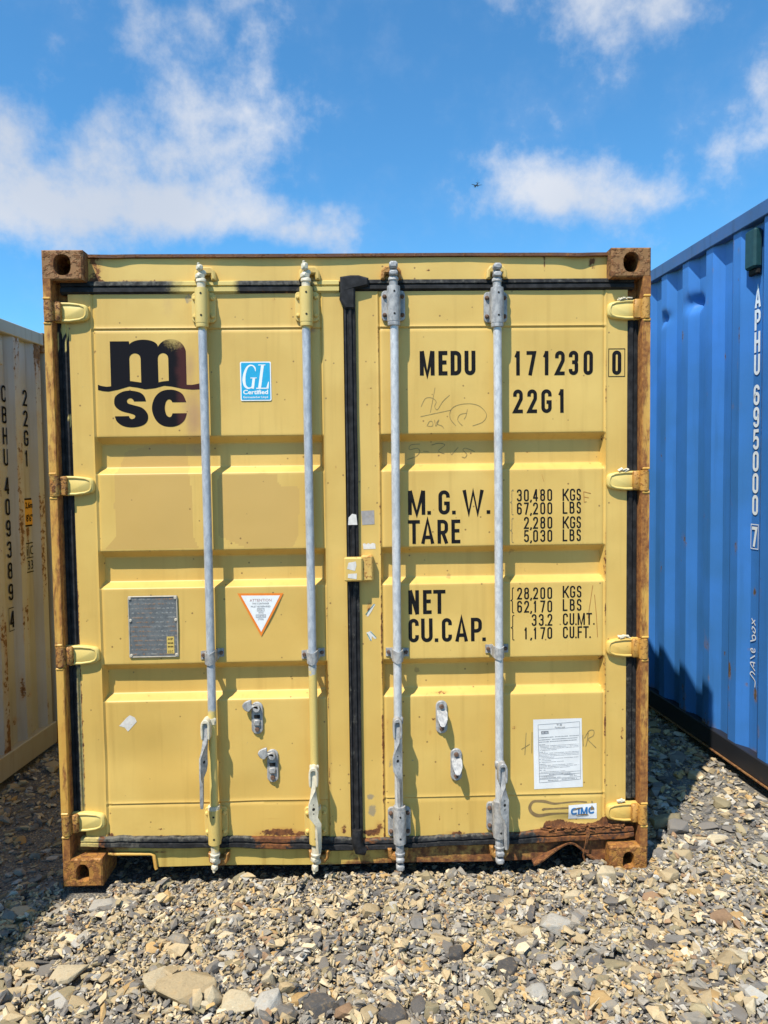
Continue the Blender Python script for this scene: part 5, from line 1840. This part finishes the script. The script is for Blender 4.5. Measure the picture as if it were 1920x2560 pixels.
mark('railway_mark', WC, M['black'], uic)
font_mesh('i', .008, yW(1.465), 1.226, fW, .0, .058).build('railway_mark', M['black'], WC, 0)
font_mesh('C', .038, yW(1.500), 1.228, fW, .0, .055).build('railway_mark', M['black'], WC, 0)
font_mesh('33', .060, yW(1.468), 1.140, fW, .0, .055).build('railway_mark', M['black'], WC, 0)
g = G()
g.box(1.165, 1.205, yW(1.205) - .05, yW(1.205) + .03, 2.33, 2.47, .006)
g.build('vent_box', M['white_rail'], WC, 30)

# blue container on the right, its long side facing left
rzB = math.atan(.0625)
nearB = Vector((2.015 + .0625 * .35, .20, .11))
LB, HB = 12.19, 2.896
oB = nearB - Matrix.Rotation(rzB, 3, 'Z') @ Vector((-1.219, 0, 0))
BC = empty('shipping_container', oB, rzB, label='tall blue container with white lettering standing right of the yellow one', category='container', group='shipping containers in the yard')
BLU = (.044, .182, .500)
yB = lambda y: (y - .20) / math.cos(rzB)


def b_rust(Yg, Zg, out):
    n = fnoise(Yg, Zg * .4, .05, 71, 4)
    n2 = fnoise(Yg, Zg, .10, 73, 4)
    e = (out > .9).astype(float)
    r = .9 * (n - .52) * e * 2.0 + .6 * (n2 - .64) + .55 * np.exp(-(Zg - .12) / .03) * n2
    for cy, cz, ry, rz_, s_ in ((.885, .50, .02, .05, .95), (.90, .40, .02, .02, .9), (.70, .42, .016, .05, .9), (.77, .45, .012, .016, .7), (.72, .95, .015, .03, .8), (.76, .64, .01, .012, .7), (.99, .56, .008, .02, .7), (.93, .47, .03, .04, .45), (.83, 2.28, .008, .06, .8), (.835, 2.10, .006, .12, .5), (1.02, 2.2, .006, .03, .7), (.62, .25, .02, .05, .6), (.88, .3, .015, .04, .5)):
        r = np.maximum(r, s_ * np.exp(-((Yg - yB(cy)) / ry) ** 2 - ((Zg - cz) / rz_) ** 2) * (.5 + n2))
    return r


M['blue'] = paint('blue_container_paint', BLU, rust0=.0, streak=.16, fine=45, ramp=[(.2, (.04, .03, .02)), (.5, (.12, .075, .04)), (.8, (.22, .14, .07))])
M['blue_rail'] = paint('blue_rail_paint', (.045, .11, .26), rust0=.20, streak=.4, fine=30, ramp=[(.2, (.05, .035, .03)), (.5, (.13, .09, .06)), (.8, (.24, .17, .11))])
M['black_rail'] = paint('black_rail_paint', (.018, .018, .021), rust0=.12, fine=30)
shell(BC, LB, HB, (M['blue'], M['blue_rail'], M['blue_rail'], M['casting']), .118, 2.815, (.036, .270, .070, .066, .1, yB(.890 - .070) % .270, .014), b_rust, nz=250, dense=(.1, 2.3),
      low_rail=M['black_rail'], dents_neg=((yB(1.675), 2.545, .055, .035, .040), (yB(1.345), 2.565, .06, .045, .036), (yB(1.30), 2.56, .04, .03, .03)))
fB = lambda u, z, l: (-(1.219 - .014 - .036 + .004 + l), -u, z)
for ch, z in zip('APHU', (2.510, 2.397, 2.285, 2.171)):
    mark('lettering', BC, M['white_letter'], lambda g: write(g, ch, -yB(.745), z - .11, .104, t=.16, fn=fB, widths={0: .050}), label='white letter ' + ch)
for ch, z in zip('695000', (2.018, 1.905, 1.792, 1.680, 1.568, 1.456)):
    mark('lettering', BC, M['white_letter'], lambda g: write(g, ch, -yB(.745), z - .11, .104, t=.16, fn=fB, widths={0: .050}), label='white figure ' + ch)


def bchk(g):
    write(g, '7', -yB(.744), 1.293 - .11, .104, t=.16, fn=fB, widths={0: .046})
    ribbon(g, [(-yB(.752), 1.283 - .11), (-yB(.690), 1.283 - .11), (-yB(.690), 1.408 - .11), (-yB(.752), 1.408 - .11)], .0045, True, fB, .0003)


mark('lettering', BC, M['white_letter'], bchk, label='boxed check digit 7')
# handwriting running upwards: local strokes s (up), t (to the left of the writing)
HW = [[(.065, .046), (.075, .02), (.06, .004), (.045, .030), (.03, .048), (0, .046)], [(.085, .046), (.118, .004), (.128, .046)], [(.104, .034), (.126, .034)], [(.14, .004), (.165, .044)], [(.178, .028), (.196, .024), (.19, .006), (.178, .020), (.186, .044), (.202, .040)], [(.232, .002), (.25, .046), (.27, .040), (.262, .018), (.244, .026)], [(.29, .022), (.282, .040), (.30, .044), (.312, .022), (.296, .016)], [(.326, .014), (.35, .042)], [(.354, .012), (.322, .046)]]
mark('handwriting', BC, M['white_letter'], lambda g: [ribbon(g, smooth_pts([(yB(.748) - t, .455 + s) for s, t in P_], 5), .006, False, lambda a, b, l: (-(1.219 - .014 - .036 + .004 + l), a, b), .0001 * k) for k, P_ in enumerate(HW)], label='white handwriting reading Sale box')
M['vent'] = flat('dark_green_vent', (.012, .05, .055), .45, .15)
g = G()
vy = yB(.72)
g.box(-1.222, -1.176, vy - .045, vy + .045, 2.590, 2.785, .010)
g.tf = None
vb = g.build('vent_box', M['vent'], BC, 30)
g = G()
g.box(-1.205, -1.180, vy - .038, vy + .038, 2.560, 2.592, .006)
g.build('vent_slot', M['dark'], vb, 30)

# ---------------------------------------------------------------- stones
PAL = {'slate grey': (.165, .152, .135), 'dark slate': (.095, .088, .082), 'mid grey': (.25, .225, .185), 'pale grey': (.40, .375, .325), 'tan': (.42, .325, .19), 'cream': (.53, .44, .29), 'ochre': (.43, .28, .12), 'rusty brown': (.27, .17, .10), 'olive tan': (.27, .225, .135)}
NAMES = list(PAL)
PW = np.array([.18, .05, .20, .09, .22, .10, .035, .025, .10])
PW = PW / PW.sum()


def hull(pts):
    bm = bmesh.new()
    for q in pts:
        bm.verts.new(q)
    r = bmesh.ops.convex_hull(bm, input=bm.verts)
    bmesh.ops.delete(bm, geom=[v for v in bm.verts if not v.link_faces], context='VERTS')
    bmesh.ops.triangulate(bm, faces=bm.faces)
    bm.verts.index_update()
    V_ = np.array([v.co[:] for v in bm.verts])
    F_ = np.array([[v.index for v in f.verts] for f in bm.faces])
    bm.free()
    return V_, F_


def stone_points(rs, kind, n):
    """unit stone, about 1 x .75 across; kind flake, block or chip"""
    if kind == 'flake':
        th = rs.uniform(.12, .26)
        a = np.sort(rs.uniform(0, 2 * np.pi, n))
        r = rs.uniform(.36, .55, n)
        P_ = []
        sk = rs.uniform(-.1, .1, 2)
        for k in range(n):
            x, y = r[k] * np.cos(a[k]), r[k] * .78 * np.sin(a[k])
            P_.append((x, y, -th / 2 + rs.uniform(0, .3) * th))
            s_ = rs.uniform(.72, .98)
            P_.append((x * s_ + sk[0], y * s_ + sk[1], th / 2 - rs.uniform(0, .25) * th))
        return np.array(P_)
    th = rs.uniform(.5, .75) if kind == 'block' else rs.uniform(.32, .5)
    P_ = rs.normal(size=(n * 2, 3))
    P_ /= np.linalg.norm(P_, axis=1)[:, None] ** .8
    P_ = np.clip(P_, -.85, .85)
    return P_ * np.array([.56, .42, th * .55])


rs = np.random.default_rng(77)
LIB = []
for k in range(44):
    kind = ('flake', 'flake', 'flake', 'flake', 'chip', 'flake', 'chip', 'block')[k % 8]
    LIB.append(hull(stone_points(rs, kind, int(rs.integers(5, 8)))))
THK = [np.ptp(v[:, 2]) for v, f in LIB]

# height map the stones are dropped on
CS = .006
HX0, HY0, HN, HM = -3.4, -3.3, 1134, 1100
hx = HX0 + CS * np.arange(HN)
hy = HY0 + CS * np.arange(HM)
G0 = gz(*np.meshgrid(hx, hy, indexing='ij'))
HM_ = G0.copy()
SOLID = np.zeros(G0.shape, bool)
wall_w = lambda y: -1.98 + .073 * (y - 1.02)
wall_b = lambda y: 2.015 - .0625 * (y - .55)


def blocked(x, y, r):
    """inside or under something"""
    if y > -.02 - r and abs(x) < 1.225 + r and abs(x) > 1.05 - r and y < .19:
        return True
    if x < wall_w(y) - .02:
        return True
    if x > wall_b(y) + .05 and y > .15:
        return True
    if abs(x) < 1.22 and y > .55:
        return True
    return False


def drop(x, y, sx, sy, thk, sink, rot, tilt=True, force=False):
    """find resting height on the map, then raise the map; returns z, slope"""
    r = max(sx, sy) * .5
    i0, i1 = int((x - r - HX0) / CS), int((x + r - HX0) / CS) + 1
    j0, j1 = int((y - r - HY0) / CS), int((y + r - HY0) / CS) + 1
    if i0 < 0 or j0 < 0 or i1 >= HN or j1 >= HM:
        return None
    sub = HM_[i0:i1 + 1, j0:j1 + 1]
    g0 = G0[i0:i1 + 1, j0:j1 + 1]
    X_, Y_ = np.meshgrid(hx[i0:i1 + 1] - x, hy[j0:j1 + 1] - y, indexing='ij')
    c, s = math.cos(rot), math.sin(rot)
    u, v = (X_ * c + Y_ * s) / (sx * .5), (-X_ * s + Y_ * c) / (sy * .5)
    m = (u * u + v * v) < 1.0
    if not m.any():
        m = np.ones_like(sub, bool)
    hh = sub[m]
    z = float(hh.mean())
    piled = z - float(g0[m].mean())
    if not force and piled > .030 + .25 * max(sx, sy):
        return None
    if len(hh) > 3:
        w_ = X_[m]
        q_ = Y_[m]
        d = hh - z
        gx_ = float((w_ * d).sum() / max(1e-9, (w_ * w_).sum()))
        gy_ = float((q_ * d).sum() / max(1e-9, (q_ * q_).sum()))
    else:
        gx_ = gy_ = 0.0
    gx_, gy_ = np.clip(gx_, -.8, .8), np.clip(gy_, -.8, .8)
    zc = z + thk * (.5 - sink)
    top = zc + thk * .42 + (gx_ * X_ + gy_ * Y_) * .7
    m2 = (u * u + v * v) < .72
    sub[m2] = np.maximum(sub[m2], top[m2])
    return zc, gx_, gy_


def solid(x, y, sx, sy, rot, k):
    """keep gravel from landing on top of a rock"""
    X_, Y_ = np.meshgrid(hx - x, hy - y, indexing='ij', sparse=True)
    c, s = math.cos(rot), math.sin(rot)
    SOLID[((X_ * c + Y_ * s) / (sx * .5 * k)) ** 2 + ((-X_ * s + Y_ * c) / (sy * .5 * k)) ** 2 < 1] = True


def rotmat(rot, gx_, gy_, jx, jy):
    n = Vector((-gx_ * .6 + jx, -gy_ * .6 + jy, 1)).normalized()
    q = Vector((0, 0, 1)).rotation_difference(n)
    return np.array((q.to_matrix() @ Matrix.Rotation(rot, 3, 'Z')))


def rock_mesh(name, seed, kind, dims, color, sub=2):
    """an individual rock, faceted, with chipped relief"""
    r_ = np.random.default_rng(seed)
    V_, F_ = hull(stone_points(r_, kind, 8 if kind != 'block' else 9))
    bm = bmesh.new()
    vs = [bm.verts.new(q) for q in V_]
    for f in F_:
        bm.faces.new([vs[i] for i in f])
    bmesh.ops.dissolve_limit(bm, angle_limit=math.radians(9), verts=bm.verts, edges=bm.edges)
    bmesh.ops.bevel(bm, geom=list(bm.edges), offset=.018, segments=1, affect='EDGES', profile=.6)
    bmesh.ops.triangulate(bm, faces=bm.faces)
    for _ in range(sub):
        bmesh.ops.subdivide_edges(bm, edges=[e for e in bm.edges if e.calc_length() > .14], cuts=1)
        bmesh.ops.triangulate(bm, faces=bm.faces)
    co = np.array([v.co[:] for v in bm.verts])
    nz_ = fnoise(co[:, 0] + co[:, 2] * 2.3, co[:, 1] - co[:, 2] * 1.7, .28, seed % 50, 4) - .5
    for v, d in zip(bm.verts, nz_):
        v.co += v.normal * float(d) * .040 if v.normal.length else Vector()
    mn = np.array([v.co[:] for v in bm.verts])
    k = np.array(dims) / np.ptp(mn, axis=0)
    c0 = (mn.max(0) + mn.min(0)) / 2
    for v in bm.verts:
        v.co = Vector(((v.co[i] - c0[i]) * k[i] for i in range(3)))
    bmesh.ops.recalc_face_normals(bm, faces=bm.faces)
    me = bpy.data.meshes.new(name)
    bm.to_mesh(me)
    bm.free()
    me.shade_smooth()
    me.set_sharp_from_angle(angle=math.radians(13))
    paint_rock(me, color, seed)
    me.materials.append(M['stone'])
    return me


def paint_rock(me, color, seed):
    r_ = np.random.default_rng(seed + 9)
    at = me.attributes.new('col', 'FLOAT_COLOR', 'POINT')
    n = len(me.vertices)
    c = np.ones((n, 4), np.float32)
    c[:, :3] = np.array(color) * r_.uniform(.9, 1.1)
    at.data.foreach_set('color', c.reshape(-1))


# the rocks that stand out: x, y, width, depth, height, turn, kind, colour, label
BIG = [
    (-.560, -.640, .200, .125, .085, .12, 'block', 'tan', 'big tan boulder, the largest rock, at the bottom left'),
    (-.668, -.590, .100, .085, .070, .5, 'block', 'cream', 'pale cone shaped rock touching the big boulder on its left'),
    (-.985, -.525, .122, .090, .050, .1, 'chip', 'cream', 'flat topped cream rock at the edge of the white container shadow'),
    (-.745, -.605, .125, .055, .030, .2, 'flake', 'tan', 'long flat tan flake left of the big boulder'),
    (-.468, -.665, .074, .066, .058, .9, 'block', 'cream', 'small pale cube shaped rock touching the big boulder on its right'),
    (-.377, -.690, .112, .080, .055, .0, 'block', 'cream', 'wide cream rock second to the right of the big boulder'),
    (-.280, -.695, .104, .080, .060, .7, 'block', 'pale grey', 'slanted beige grey rock between the wide cream rock and the dark slate'),
    (-.123, -.700, .112, .090, .050, .4, 'flake', 'dark slate', 'dark layered slate below the second locking bar near the photo bottom'),
    (-.221, -.730, .068, .060, .050, .2, 'block', 'slate grey', 'small dark cube of slate at the bottom, left of the layered slate'),
    (-.190, -.665, .078, .050, .032, .1, 'chip', 'ochre', 'flat ochre stone above the small dark cube of slate'),
    (-1.005, -.118, .125, .072, .045, .1, 'chip', 'pale grey', 'wide pale grey rock in front of the bottom left corner casting'),
    (-.925, -.105, .068, .058, .055, .8, 'block', 'cream', 'upright cream rock beside the wide grey one near the left casting'),
    (.055, -.205, .088, .062, .045, .2, 'block', 'tan', 'angular tan rock in front of the meeting line of the doors'),
    (-.298, -.585, .048, .042, .058, .3, 'block', 'cream', 'small upright cream block right of centre among grey chips'),
    (-.037, -.740, .062, .055, .045, .5, 'block', 'rusty brown', 'brown split stone at the bottom centre'),
    (.037, -.740, .064, .060, .050, 1.1, 'block', 'tan', 'tan stone touching the brown split stone on its right'),
    (-.314, -.352, .045, .042, .040, .0, 'block', 'ochre', 'round orange pebble in the middle of the left foreground'),
    (-1.135, -.612, .086, .065, .040, .3, 'chip', 'tan', 'tan stone cut by the left photo edge'),
    (-.974, -.622, .110, .065, .030, .2, 'flake', 'olive tan', 'brown flat slab below the flat topped cream rock'),
    (-.628, -.402, .072, .055, .035, .6, 'flake', 'slate grey', 'grey layered flake with pale rim left of centre'),
    (-1.165, -.465, .104, .070, .030, .1, 'flake', 'tan', 'flat tan slab half in the white container shadow'),
    (-.924, -.770, .082, .060, .035, .2, 'chip', 'dark slate', 'dark purple grey stone at the bottom left'),
    (-1.065, -.765, .108, .070, .040, .0, 'flake', 'olive tan', 'brown flat stone in the bottom left corner'),
    (1.017, -.082, .088, .050, .076, .2, 'block', 'cream', 'large triangular stone leaning near the bottom right casting'),
    (.968, -.055, .072, .045, .045, .5, 'chip', 'mid grey', 'grey wedge left of the triangular stone under the torn arch'),
    (.922, -.020, .090, .050, .032, .1, 'chip', 'tan', 'flat tan stone lying under the torn arch'),
    (1.085, -.085, .055, .045, .055, .9, 'block', 'tan', 'small tan stone touching the triangular stone on its right'),
    (.744, -.345, .122, .085, .050, -.3, 'chip', 'pale grey', 'big whitish rock right of centre in the gravel'),
    (.609, -.455, .122, .080, .032, .1, 'flake', 'mid grey', 'broad grey slab left below the big whitish rock'),
    (.620, -.362, .092, .060, .040, .2, 'chip', 'tan', 'tan wedge left of the big whitish rock'),
    (.881, -.570, .148, .075, .022, .0, 'flake', 'olive tan', 'long flat tan slab in the right foreground'),
    (.856, -.170, .096, .055, .042, .05, 'block', 'cream', 'cream brick shaped stone in front of the fourth locking bar'),
    (1.253, -.630, .110, .080, .055, .7, 'chip', 'tan', 'large brown grey rock at the far right foreground'),
    (1.327, -.412, .106, .070, .045, .3, 'chip', 'rusty brown', 'rust stained rock at the right edge'),
    (1.234, -.220, .055, .045, .045, .4, 'block', 'cream', 'pale yellow cube shaped stone right of the corner casting'),
    (1.307, -.250, .055, .042, .038, .1, 'block', 'ochre', 'bright orange stone at the right'),
    (.212, -.735, .100, .070, .045, -.4, 'flake', 'olive tan', 'grey brown tilted slab at the bottom centre'),
    (.774, -.752, .078, .070, .045, .4, 'block', 'ochre', 'big orange yellow stone in the lower right foreground'),
    (.586, -.690, .070, .060, .045, .2, 'chip', 'pale grey', 'white angular stone in the lower right foreground'),
    (.519, -.562, .086, .068, .045, .8, 'chip', 'dark slate', 'dark slate with white scratches right of centre'),
    (.348, -.470, .084, .066, .042, .5, 'flake', 'dark slate', 'dark slate lump below the third locking bar'),
    (.308, -.395, .086, .055, .045, -.5, 'chip', 'tan', 'tan layered stone above the dark slate lump'),
    (1.065, -.725, .066, .055, .030, .3, 'chip', 'tan', 'smooth tan stone sunk in fine grit at the lower right'),
    (.559, -.135, .092, .075, .020, .2, 'flake', 'slate grey', 'flat grey slate in front of the fourth locking bar'),
    (.720, -.855, .072, .050, .035, .1, 'chip', 'pale grey', 'white stone at the bottom edge on the right'),
    (.124, -.748, .090, .085, .035, .9, 'flake', 'dark slate', 'black slate plate at the bottom centre'),
    (1.017, -.865, .064, .090, .040, 1.3, 'flake', 'mid grey', 'ribbed grey splinter at the bottom right'),
    (1.466, -.168, .092, .070, .030, .2, 'flake', 'slate grey', 'dark grey plate near the foot of the blue container'),
    (1.368, .025, .108, .075, .050, .1, 'chip', 'tan', 'sunlit tan rock on the edge of the yellow container shadow'),
    (1.577, .125, .088, .060, .040, .3, 'chip', 'cream', 'cream stone beside the blue container rail in the sun'),
    (1.430, .320, .170, .090, .070, .2, 'chip', 'olive tan', 'big rock half sunlit in the gap to the blue container'),
    (.150, -.060, .110, .050, .030, .1, 'flake', 'tan', 'long flat stone just in front of the sill below the third bar'),
]
for k, (x, y, sx, sy, th, rot, kind, cname, lab) in enumerate(BIG):
    r_ = drop(x, y, sx, sy, th, .16, rot, force=True)
    me = rock_mesh('stone', 500 + k * 7, kind, (sx, sy, th), mul(PAL[cname], .80))
    o = bpy.data.objects.new('stone', me)
    zc = max(r_[0], float(gz(x, y)) + th * .36) + .006
    o.location = (x, y, zc)
    R_ = rotmat(rot, r_[1] * .5, r_[2] * .5, random.uniform(-.08, .08), random.uniform(-.12, .04))
    o.rotation_euler = Matrix(R_).to_euler()
    solid(x, y, sx, sy, rot, .86)
    link(o, None, label=lab, category='stone', group='loose stones on the gravel')

# the next largest stones are things of their own too
SHARED = []
for k in range(36):
    kind = ('flake', 'chip', 'flake', 'block', 'flake', 'chip')[k % 6]
    cname = NAMES[int(rs.choice(len(NAMES), p=PW))]
    SHARED.append((rock_mesh('stone', 900 + k * 3, kind, (1, .76, {'flake': .22, 'chip': .36, 'block': .52}[kind]), PAL[cname], 1), cname, kind))


SHORT = ['big tan boulder', 'pale cone shaped rock', 'flat topped cream rock', 'long flat tan flake', 'pale cube by the boulder', 'wide cream rock', 'slanted beige rock', 'dark layered slate', 'small dark cube', 'flat ochre stone',
         'wide grey rock at the left casting', 'upright cream rock', 'angular tan rock at the door meeting line', 'upright cream block', 'brown split stone', 'tan stone at the bottom centre', 'round orange pebble', 'tan stone at the left photo edge', 'brown flat slab', 'grey flake with pale rim',
         'half shaded tan slab', 'dark purple grey stone', 'brown stone in the bottom left corner', 'triangular stone', 'grey wedge under the arch', 'flat stone under the arch', 'small tan stone by the right casting', 'big whitish rock', 'broad grey slab', 'tan wedge',
         'long flat tan slab', 'cream brick shaped stone', 'large brown grey rock', 'rust stained rock', 'pale yellow cube', 'bright orange stone', 'tilted grey brown slab', 'big orange yellow stone', 'white angular stone', 'scratched dark slate', 'dark slate lump', 'tan layered stone',
         'smooth sunken tan stone', 'flat grey slate', 'white stone at the bottom edge', 'black slate plate', 'ribbed grey splinter', 'dark grey plate', 'sunlit tan rock at the shadow edge', 'cream stone by the blue rail', 'big half sunlit rock', 'long flat stone at the sill']
USED = {}


def where(x, y):
    """words that point to a place by the nearest rock one can name"""
    k = min(range(len(BIG)), key=lambda i: math.hypot(BIG[i][0] - x, BIG[i][1] - y))
    dx_, dy_ = x - BIG[k][0], y - BIG[k][1]
    if math.hypot(dx_, dy_) > .45 and x < -1.2:
        return 'in the shaded gap beside the white container, ' + ('near the front' if y < .3 else 'halfway in' if y < .9 else 'far back')
    if math.hypot(dx_, dy_) > .45 and x > 1.2:
        return 'in the gap beside the blue container, ' + ('near the front' if y < .8 else 'halfway in' if y < 1.4 else 'far back')
    if abs(dx_) > abs(dy_):
        d = 'right of' if dx_ > 0 else 'left of'
    else:
        d = 'behind' if dy_ > 0 else 'in front of'
    return ('just ' if math.hypot(dx_, dy_) < .12 else '') + d + ' the ' + SHORT[k]


def label_for(cname, what, x, y, size):
    """a label no other stone has; of two alike the lesser is called the smaller one"""
    lab = f'{cname} {what} {where(x, y)}'
    old = USED.get(lab)
    if old is None:
        USED[lab] = [size, None]
        return lab
    if 'smaller' in old:
        return None
    old.append('smaller')
    if size < old[0]:
        return 'smaller ' + lab
    old[1]['label'] = 'smaller ' + lab
    return lab


count = 0
tries = 0
while count < 245 and tries < 3000:
    tries += 1
    if tries % 6 == 0:
        x, y = rs.uniform(-1.95, -1.25), rs.uniform(-.4, 1.6)
    elif tries % 6 == 1:
        x, y = rs.uniform(1.25, 1.95), rs.uniform(0, 2.2)
    else:
        x, y = rs.uniform(-1.35, 1.6), rs.uniform(-.92, -.02)
        if x < .2 and y > -.35 and rs.random() < .6:
            continue
    sx = rs.uniform(.045, .09) if tries % 6 > 1 else rs.uniform(.05, .12)
    if blocked(x, y, sx * .5):
        continue
    me, cname, kind = SHARED[int(rs.integers(len(SHARED)))]
    rot = rs.uniform(0, 6.28)
    what = {'flake': 'flake', 'chip': 'chip', 'block': 'chunk'}[kind]
    if len(USED.get(f'{cname} {what} {where(x, y)}', ())) > 2:
        continue
    th = sx * np.ptp(np.array([v.co.z for v in me.vertices]))
    r_ = drop(x, y, sx, sx * .76, th, .25, rot)
    if r_ is None:
        continue
    solid(x, y, sx, sx * .76, rot, .75)
    o = bpy.data.objects.new('stone', me)
    o.location = (x, y, r_[0] + .003)
    o.rotation_euler = Matrix(rotmat(rot, r_[1], r_[2], rs.normal() * .12, rs.normal() * .12)).to_euler()
    o.scale = (sx, sx * rs.uniform(.85, 1.15), sx * rs.uniform(.8, 1.2))
    lab = label_for(cname, what, x, y, sx)
    link(o, None, label=lab, category='stone', group='loose stones on the gravel')
    if USED.get(lab) and USED[lab][1] is None:
        USED[lab][1] = o
    count += 1

# everything smaller is gravel
VV, FF, CC = [], [], []
base = 0
PALA = np.array([PAL[n] for n in NAMES])


def spread(n, box, lo, hi, power, cond=None):
    global base
    x0, x1, y0, y1 = box
    xs_ = rs.uniform(x0, x1, n)
    ys_ = rs.uniform(y0, y1, n)
    ss_ = lo + (hi - lo) * rs.random(n) ** power
    rots = rs.uniform(0, 6.28, n)
    jit = rs.normal(size=(n, 2)) * .14
    sa = rs.uniform(.95, 1.3, n)
    sb = rs.uniform(.55, 1.0, n)
    li = rs.integers(len(LIB), size=n)
    ci = rs.choice(len(NAMES), size=n, p=PW)
    cm = rs.uniform(.82, 1.2, n)
    for k in range(n):
        x, y, s = xs_[k], ys_[k], ss_[k]
        if blocked(x, y, s * .3) or (cond and not cond(x, y)):
            continue
        V_, F_ = LIB[li[k]]
        if SOLID[int((x - HX0) / CS), int((y - HY0) / CS)]:
            continue
        r_ = drop(x, y, s, s * .76, THK[li[k]] * s, .20, rots[k])
        if r_ is None:
            continue
        R_ = rotmat(rots[k], r_[1], r_[2], jit[k, 0], jit[k, 1])
        VV.append((V_ * (s * sa[k], s * sb[k], s)) @ R_.T + (x, y, r_[0]))
        FF.append(F_ + base)
        c = PALA[ci[k]] * cm[k]
        CC.append(np.repeat(np.append(c, 1.0)[None], len(V_), 0))
        base += len(V_)


fine = lambda x, y: not (x > .9 and rs.random() < .35)
spread(5600, (-1.45, 1.75, -1.0, .06), .034, .072, 1.3)
spread(1700, (1.2, 2.0, -.1, 2.6), .030, .080, 1.6)
spread(1200, (-2.05, -1.2, -1.0, 2.0), .030, .070, 1.6)
spread(13000, (-1.45, 1.75, -1.0, .06), .016, .034, 1.3)
spread(11000, (-1.45, 1.75, -1.0, .06), .008, .018, 1.0, fine)
spread(2600, (-1.2, 1.2, .0, .55), .015, .04, 1.5)
spread(1800, (1.2, 2.0, -.1, 2.6), .015, .03, 1.5)
spread(1600, (-2.05, -1.2, -1.0, 2.0), .014, .03, 1.5)
spread(5000, (-3.2, 3.2, -3.2, -1.0), .025, .075, 2.0)
spread(1500, (1.7, 3.2, -1.0, .2), .02, .07, 2.0)
Va = np.concatenate(VV).astype(np.float32)
Fa = np.concatenate(FF).astype(np.int32)
Ca = np.concatenate(CC).astype(np.float32)
me = bpy.data.meshes.new('gravel')
me.vertices.add(len(Va))
me.vertices.foreach_set('co', Va.reshape(-1))
me.loops.add(Fa.size)
me.loops.foreach_set('vertex_index', Fa.reshape(-1))
me.polygons.add(len(Fa))
me.polygons.foreach_set('loop_start', np.arange(0, Fa.size, 3, dtype=np.int32))
me.update(calc_edges=True)
at = me.attributes.new('col', 'FLOAT_COLOR', 'POINT')
at.data.foreach_set('color', Ca.reshape(-1))
me.shade_flat()
me.materials.append(M['stone'])
link(bpy.data.objects.new('gravel', me), None, kind='stuff', label='grey and tan crushed slate gravel covering the ground', category='gravel')
print('gravel', len(VV), 'stones', len(Fa), 'tris')

# ---------------------------------------------------------------- airliner far off in the sky
M['plane'] = flat('hazed_airliner', (.10, .16, .25), .5, .02)  # bluish haze of the distance is put into the airliner's colour
d_ = Vector((.14387, .92206, .35932))
pos = Vector(cam.location) + d_ * 2450
AP = empty('airliner', pos, math.radians(9), label='tiny dark airliner flying in the blue sky', category='airplane')
g = G()
g.lathe((0, 0), [(.15, -17.5), (.9, -15), (1.9, -10), (2.0, 8), (1.9, 13), (1.2, 15.8), (.2, 17)], 14)
g.v = [(x, z, y) for x, y, z in g.v]
g.build('fuselage', M['plane'], AP, 50)
for s in (-1, 1):
    g = G()
    g.loft([[(s * 1.5, 4.5, -.9), (s * 1.5, -2.5, -.9), (s * 1.5, -2.4, -.2), (s * 1.5, 4.2, -.1)], [(s * 17.2, -2.8, .9), (s * 17.2, -4.6, .9), (s * 17.2, -4.6, 1.05), (s * 17.2, -2.9, 1.05)]])
    g.build('wing', M['plane'], AP)
    g = G()
    g.cyl((s * 5.6, 4.6, -1.9), (s * 5.6, .2, -1.9), 1.15, .8, 12)
    g.build('engine', M['plane'], AP)
    g = G()
    g.loft([[(s * .6, -12.2, .8), (s * .6, -15.8, .8), (s * .6, -15.8, 1.1), (s * .6, -12.4, 1.1)], [(s * 6.4, -15.2, 1.5), (s * 6.4, -16.6, 1.5), (s * 6.4, -16.6, 1.6), (s * 6.4, -15.2, 1.6)]])
    g.build('tailplane', M['plane'], AP)
g = G()
g.loft([[(-.2, -10.5, 1.5), (.2, -10.5, 1.5), (.2, -16, 1.5), (-.2, -16, 1.5)], [(-.1, -15.2, 7.2), (.1, -15.2, 7.2), (.1, -17.2, 7.2), (-.1, -17.2, 7.2)]])
g.build('tail_fin', M['plane'], AP)
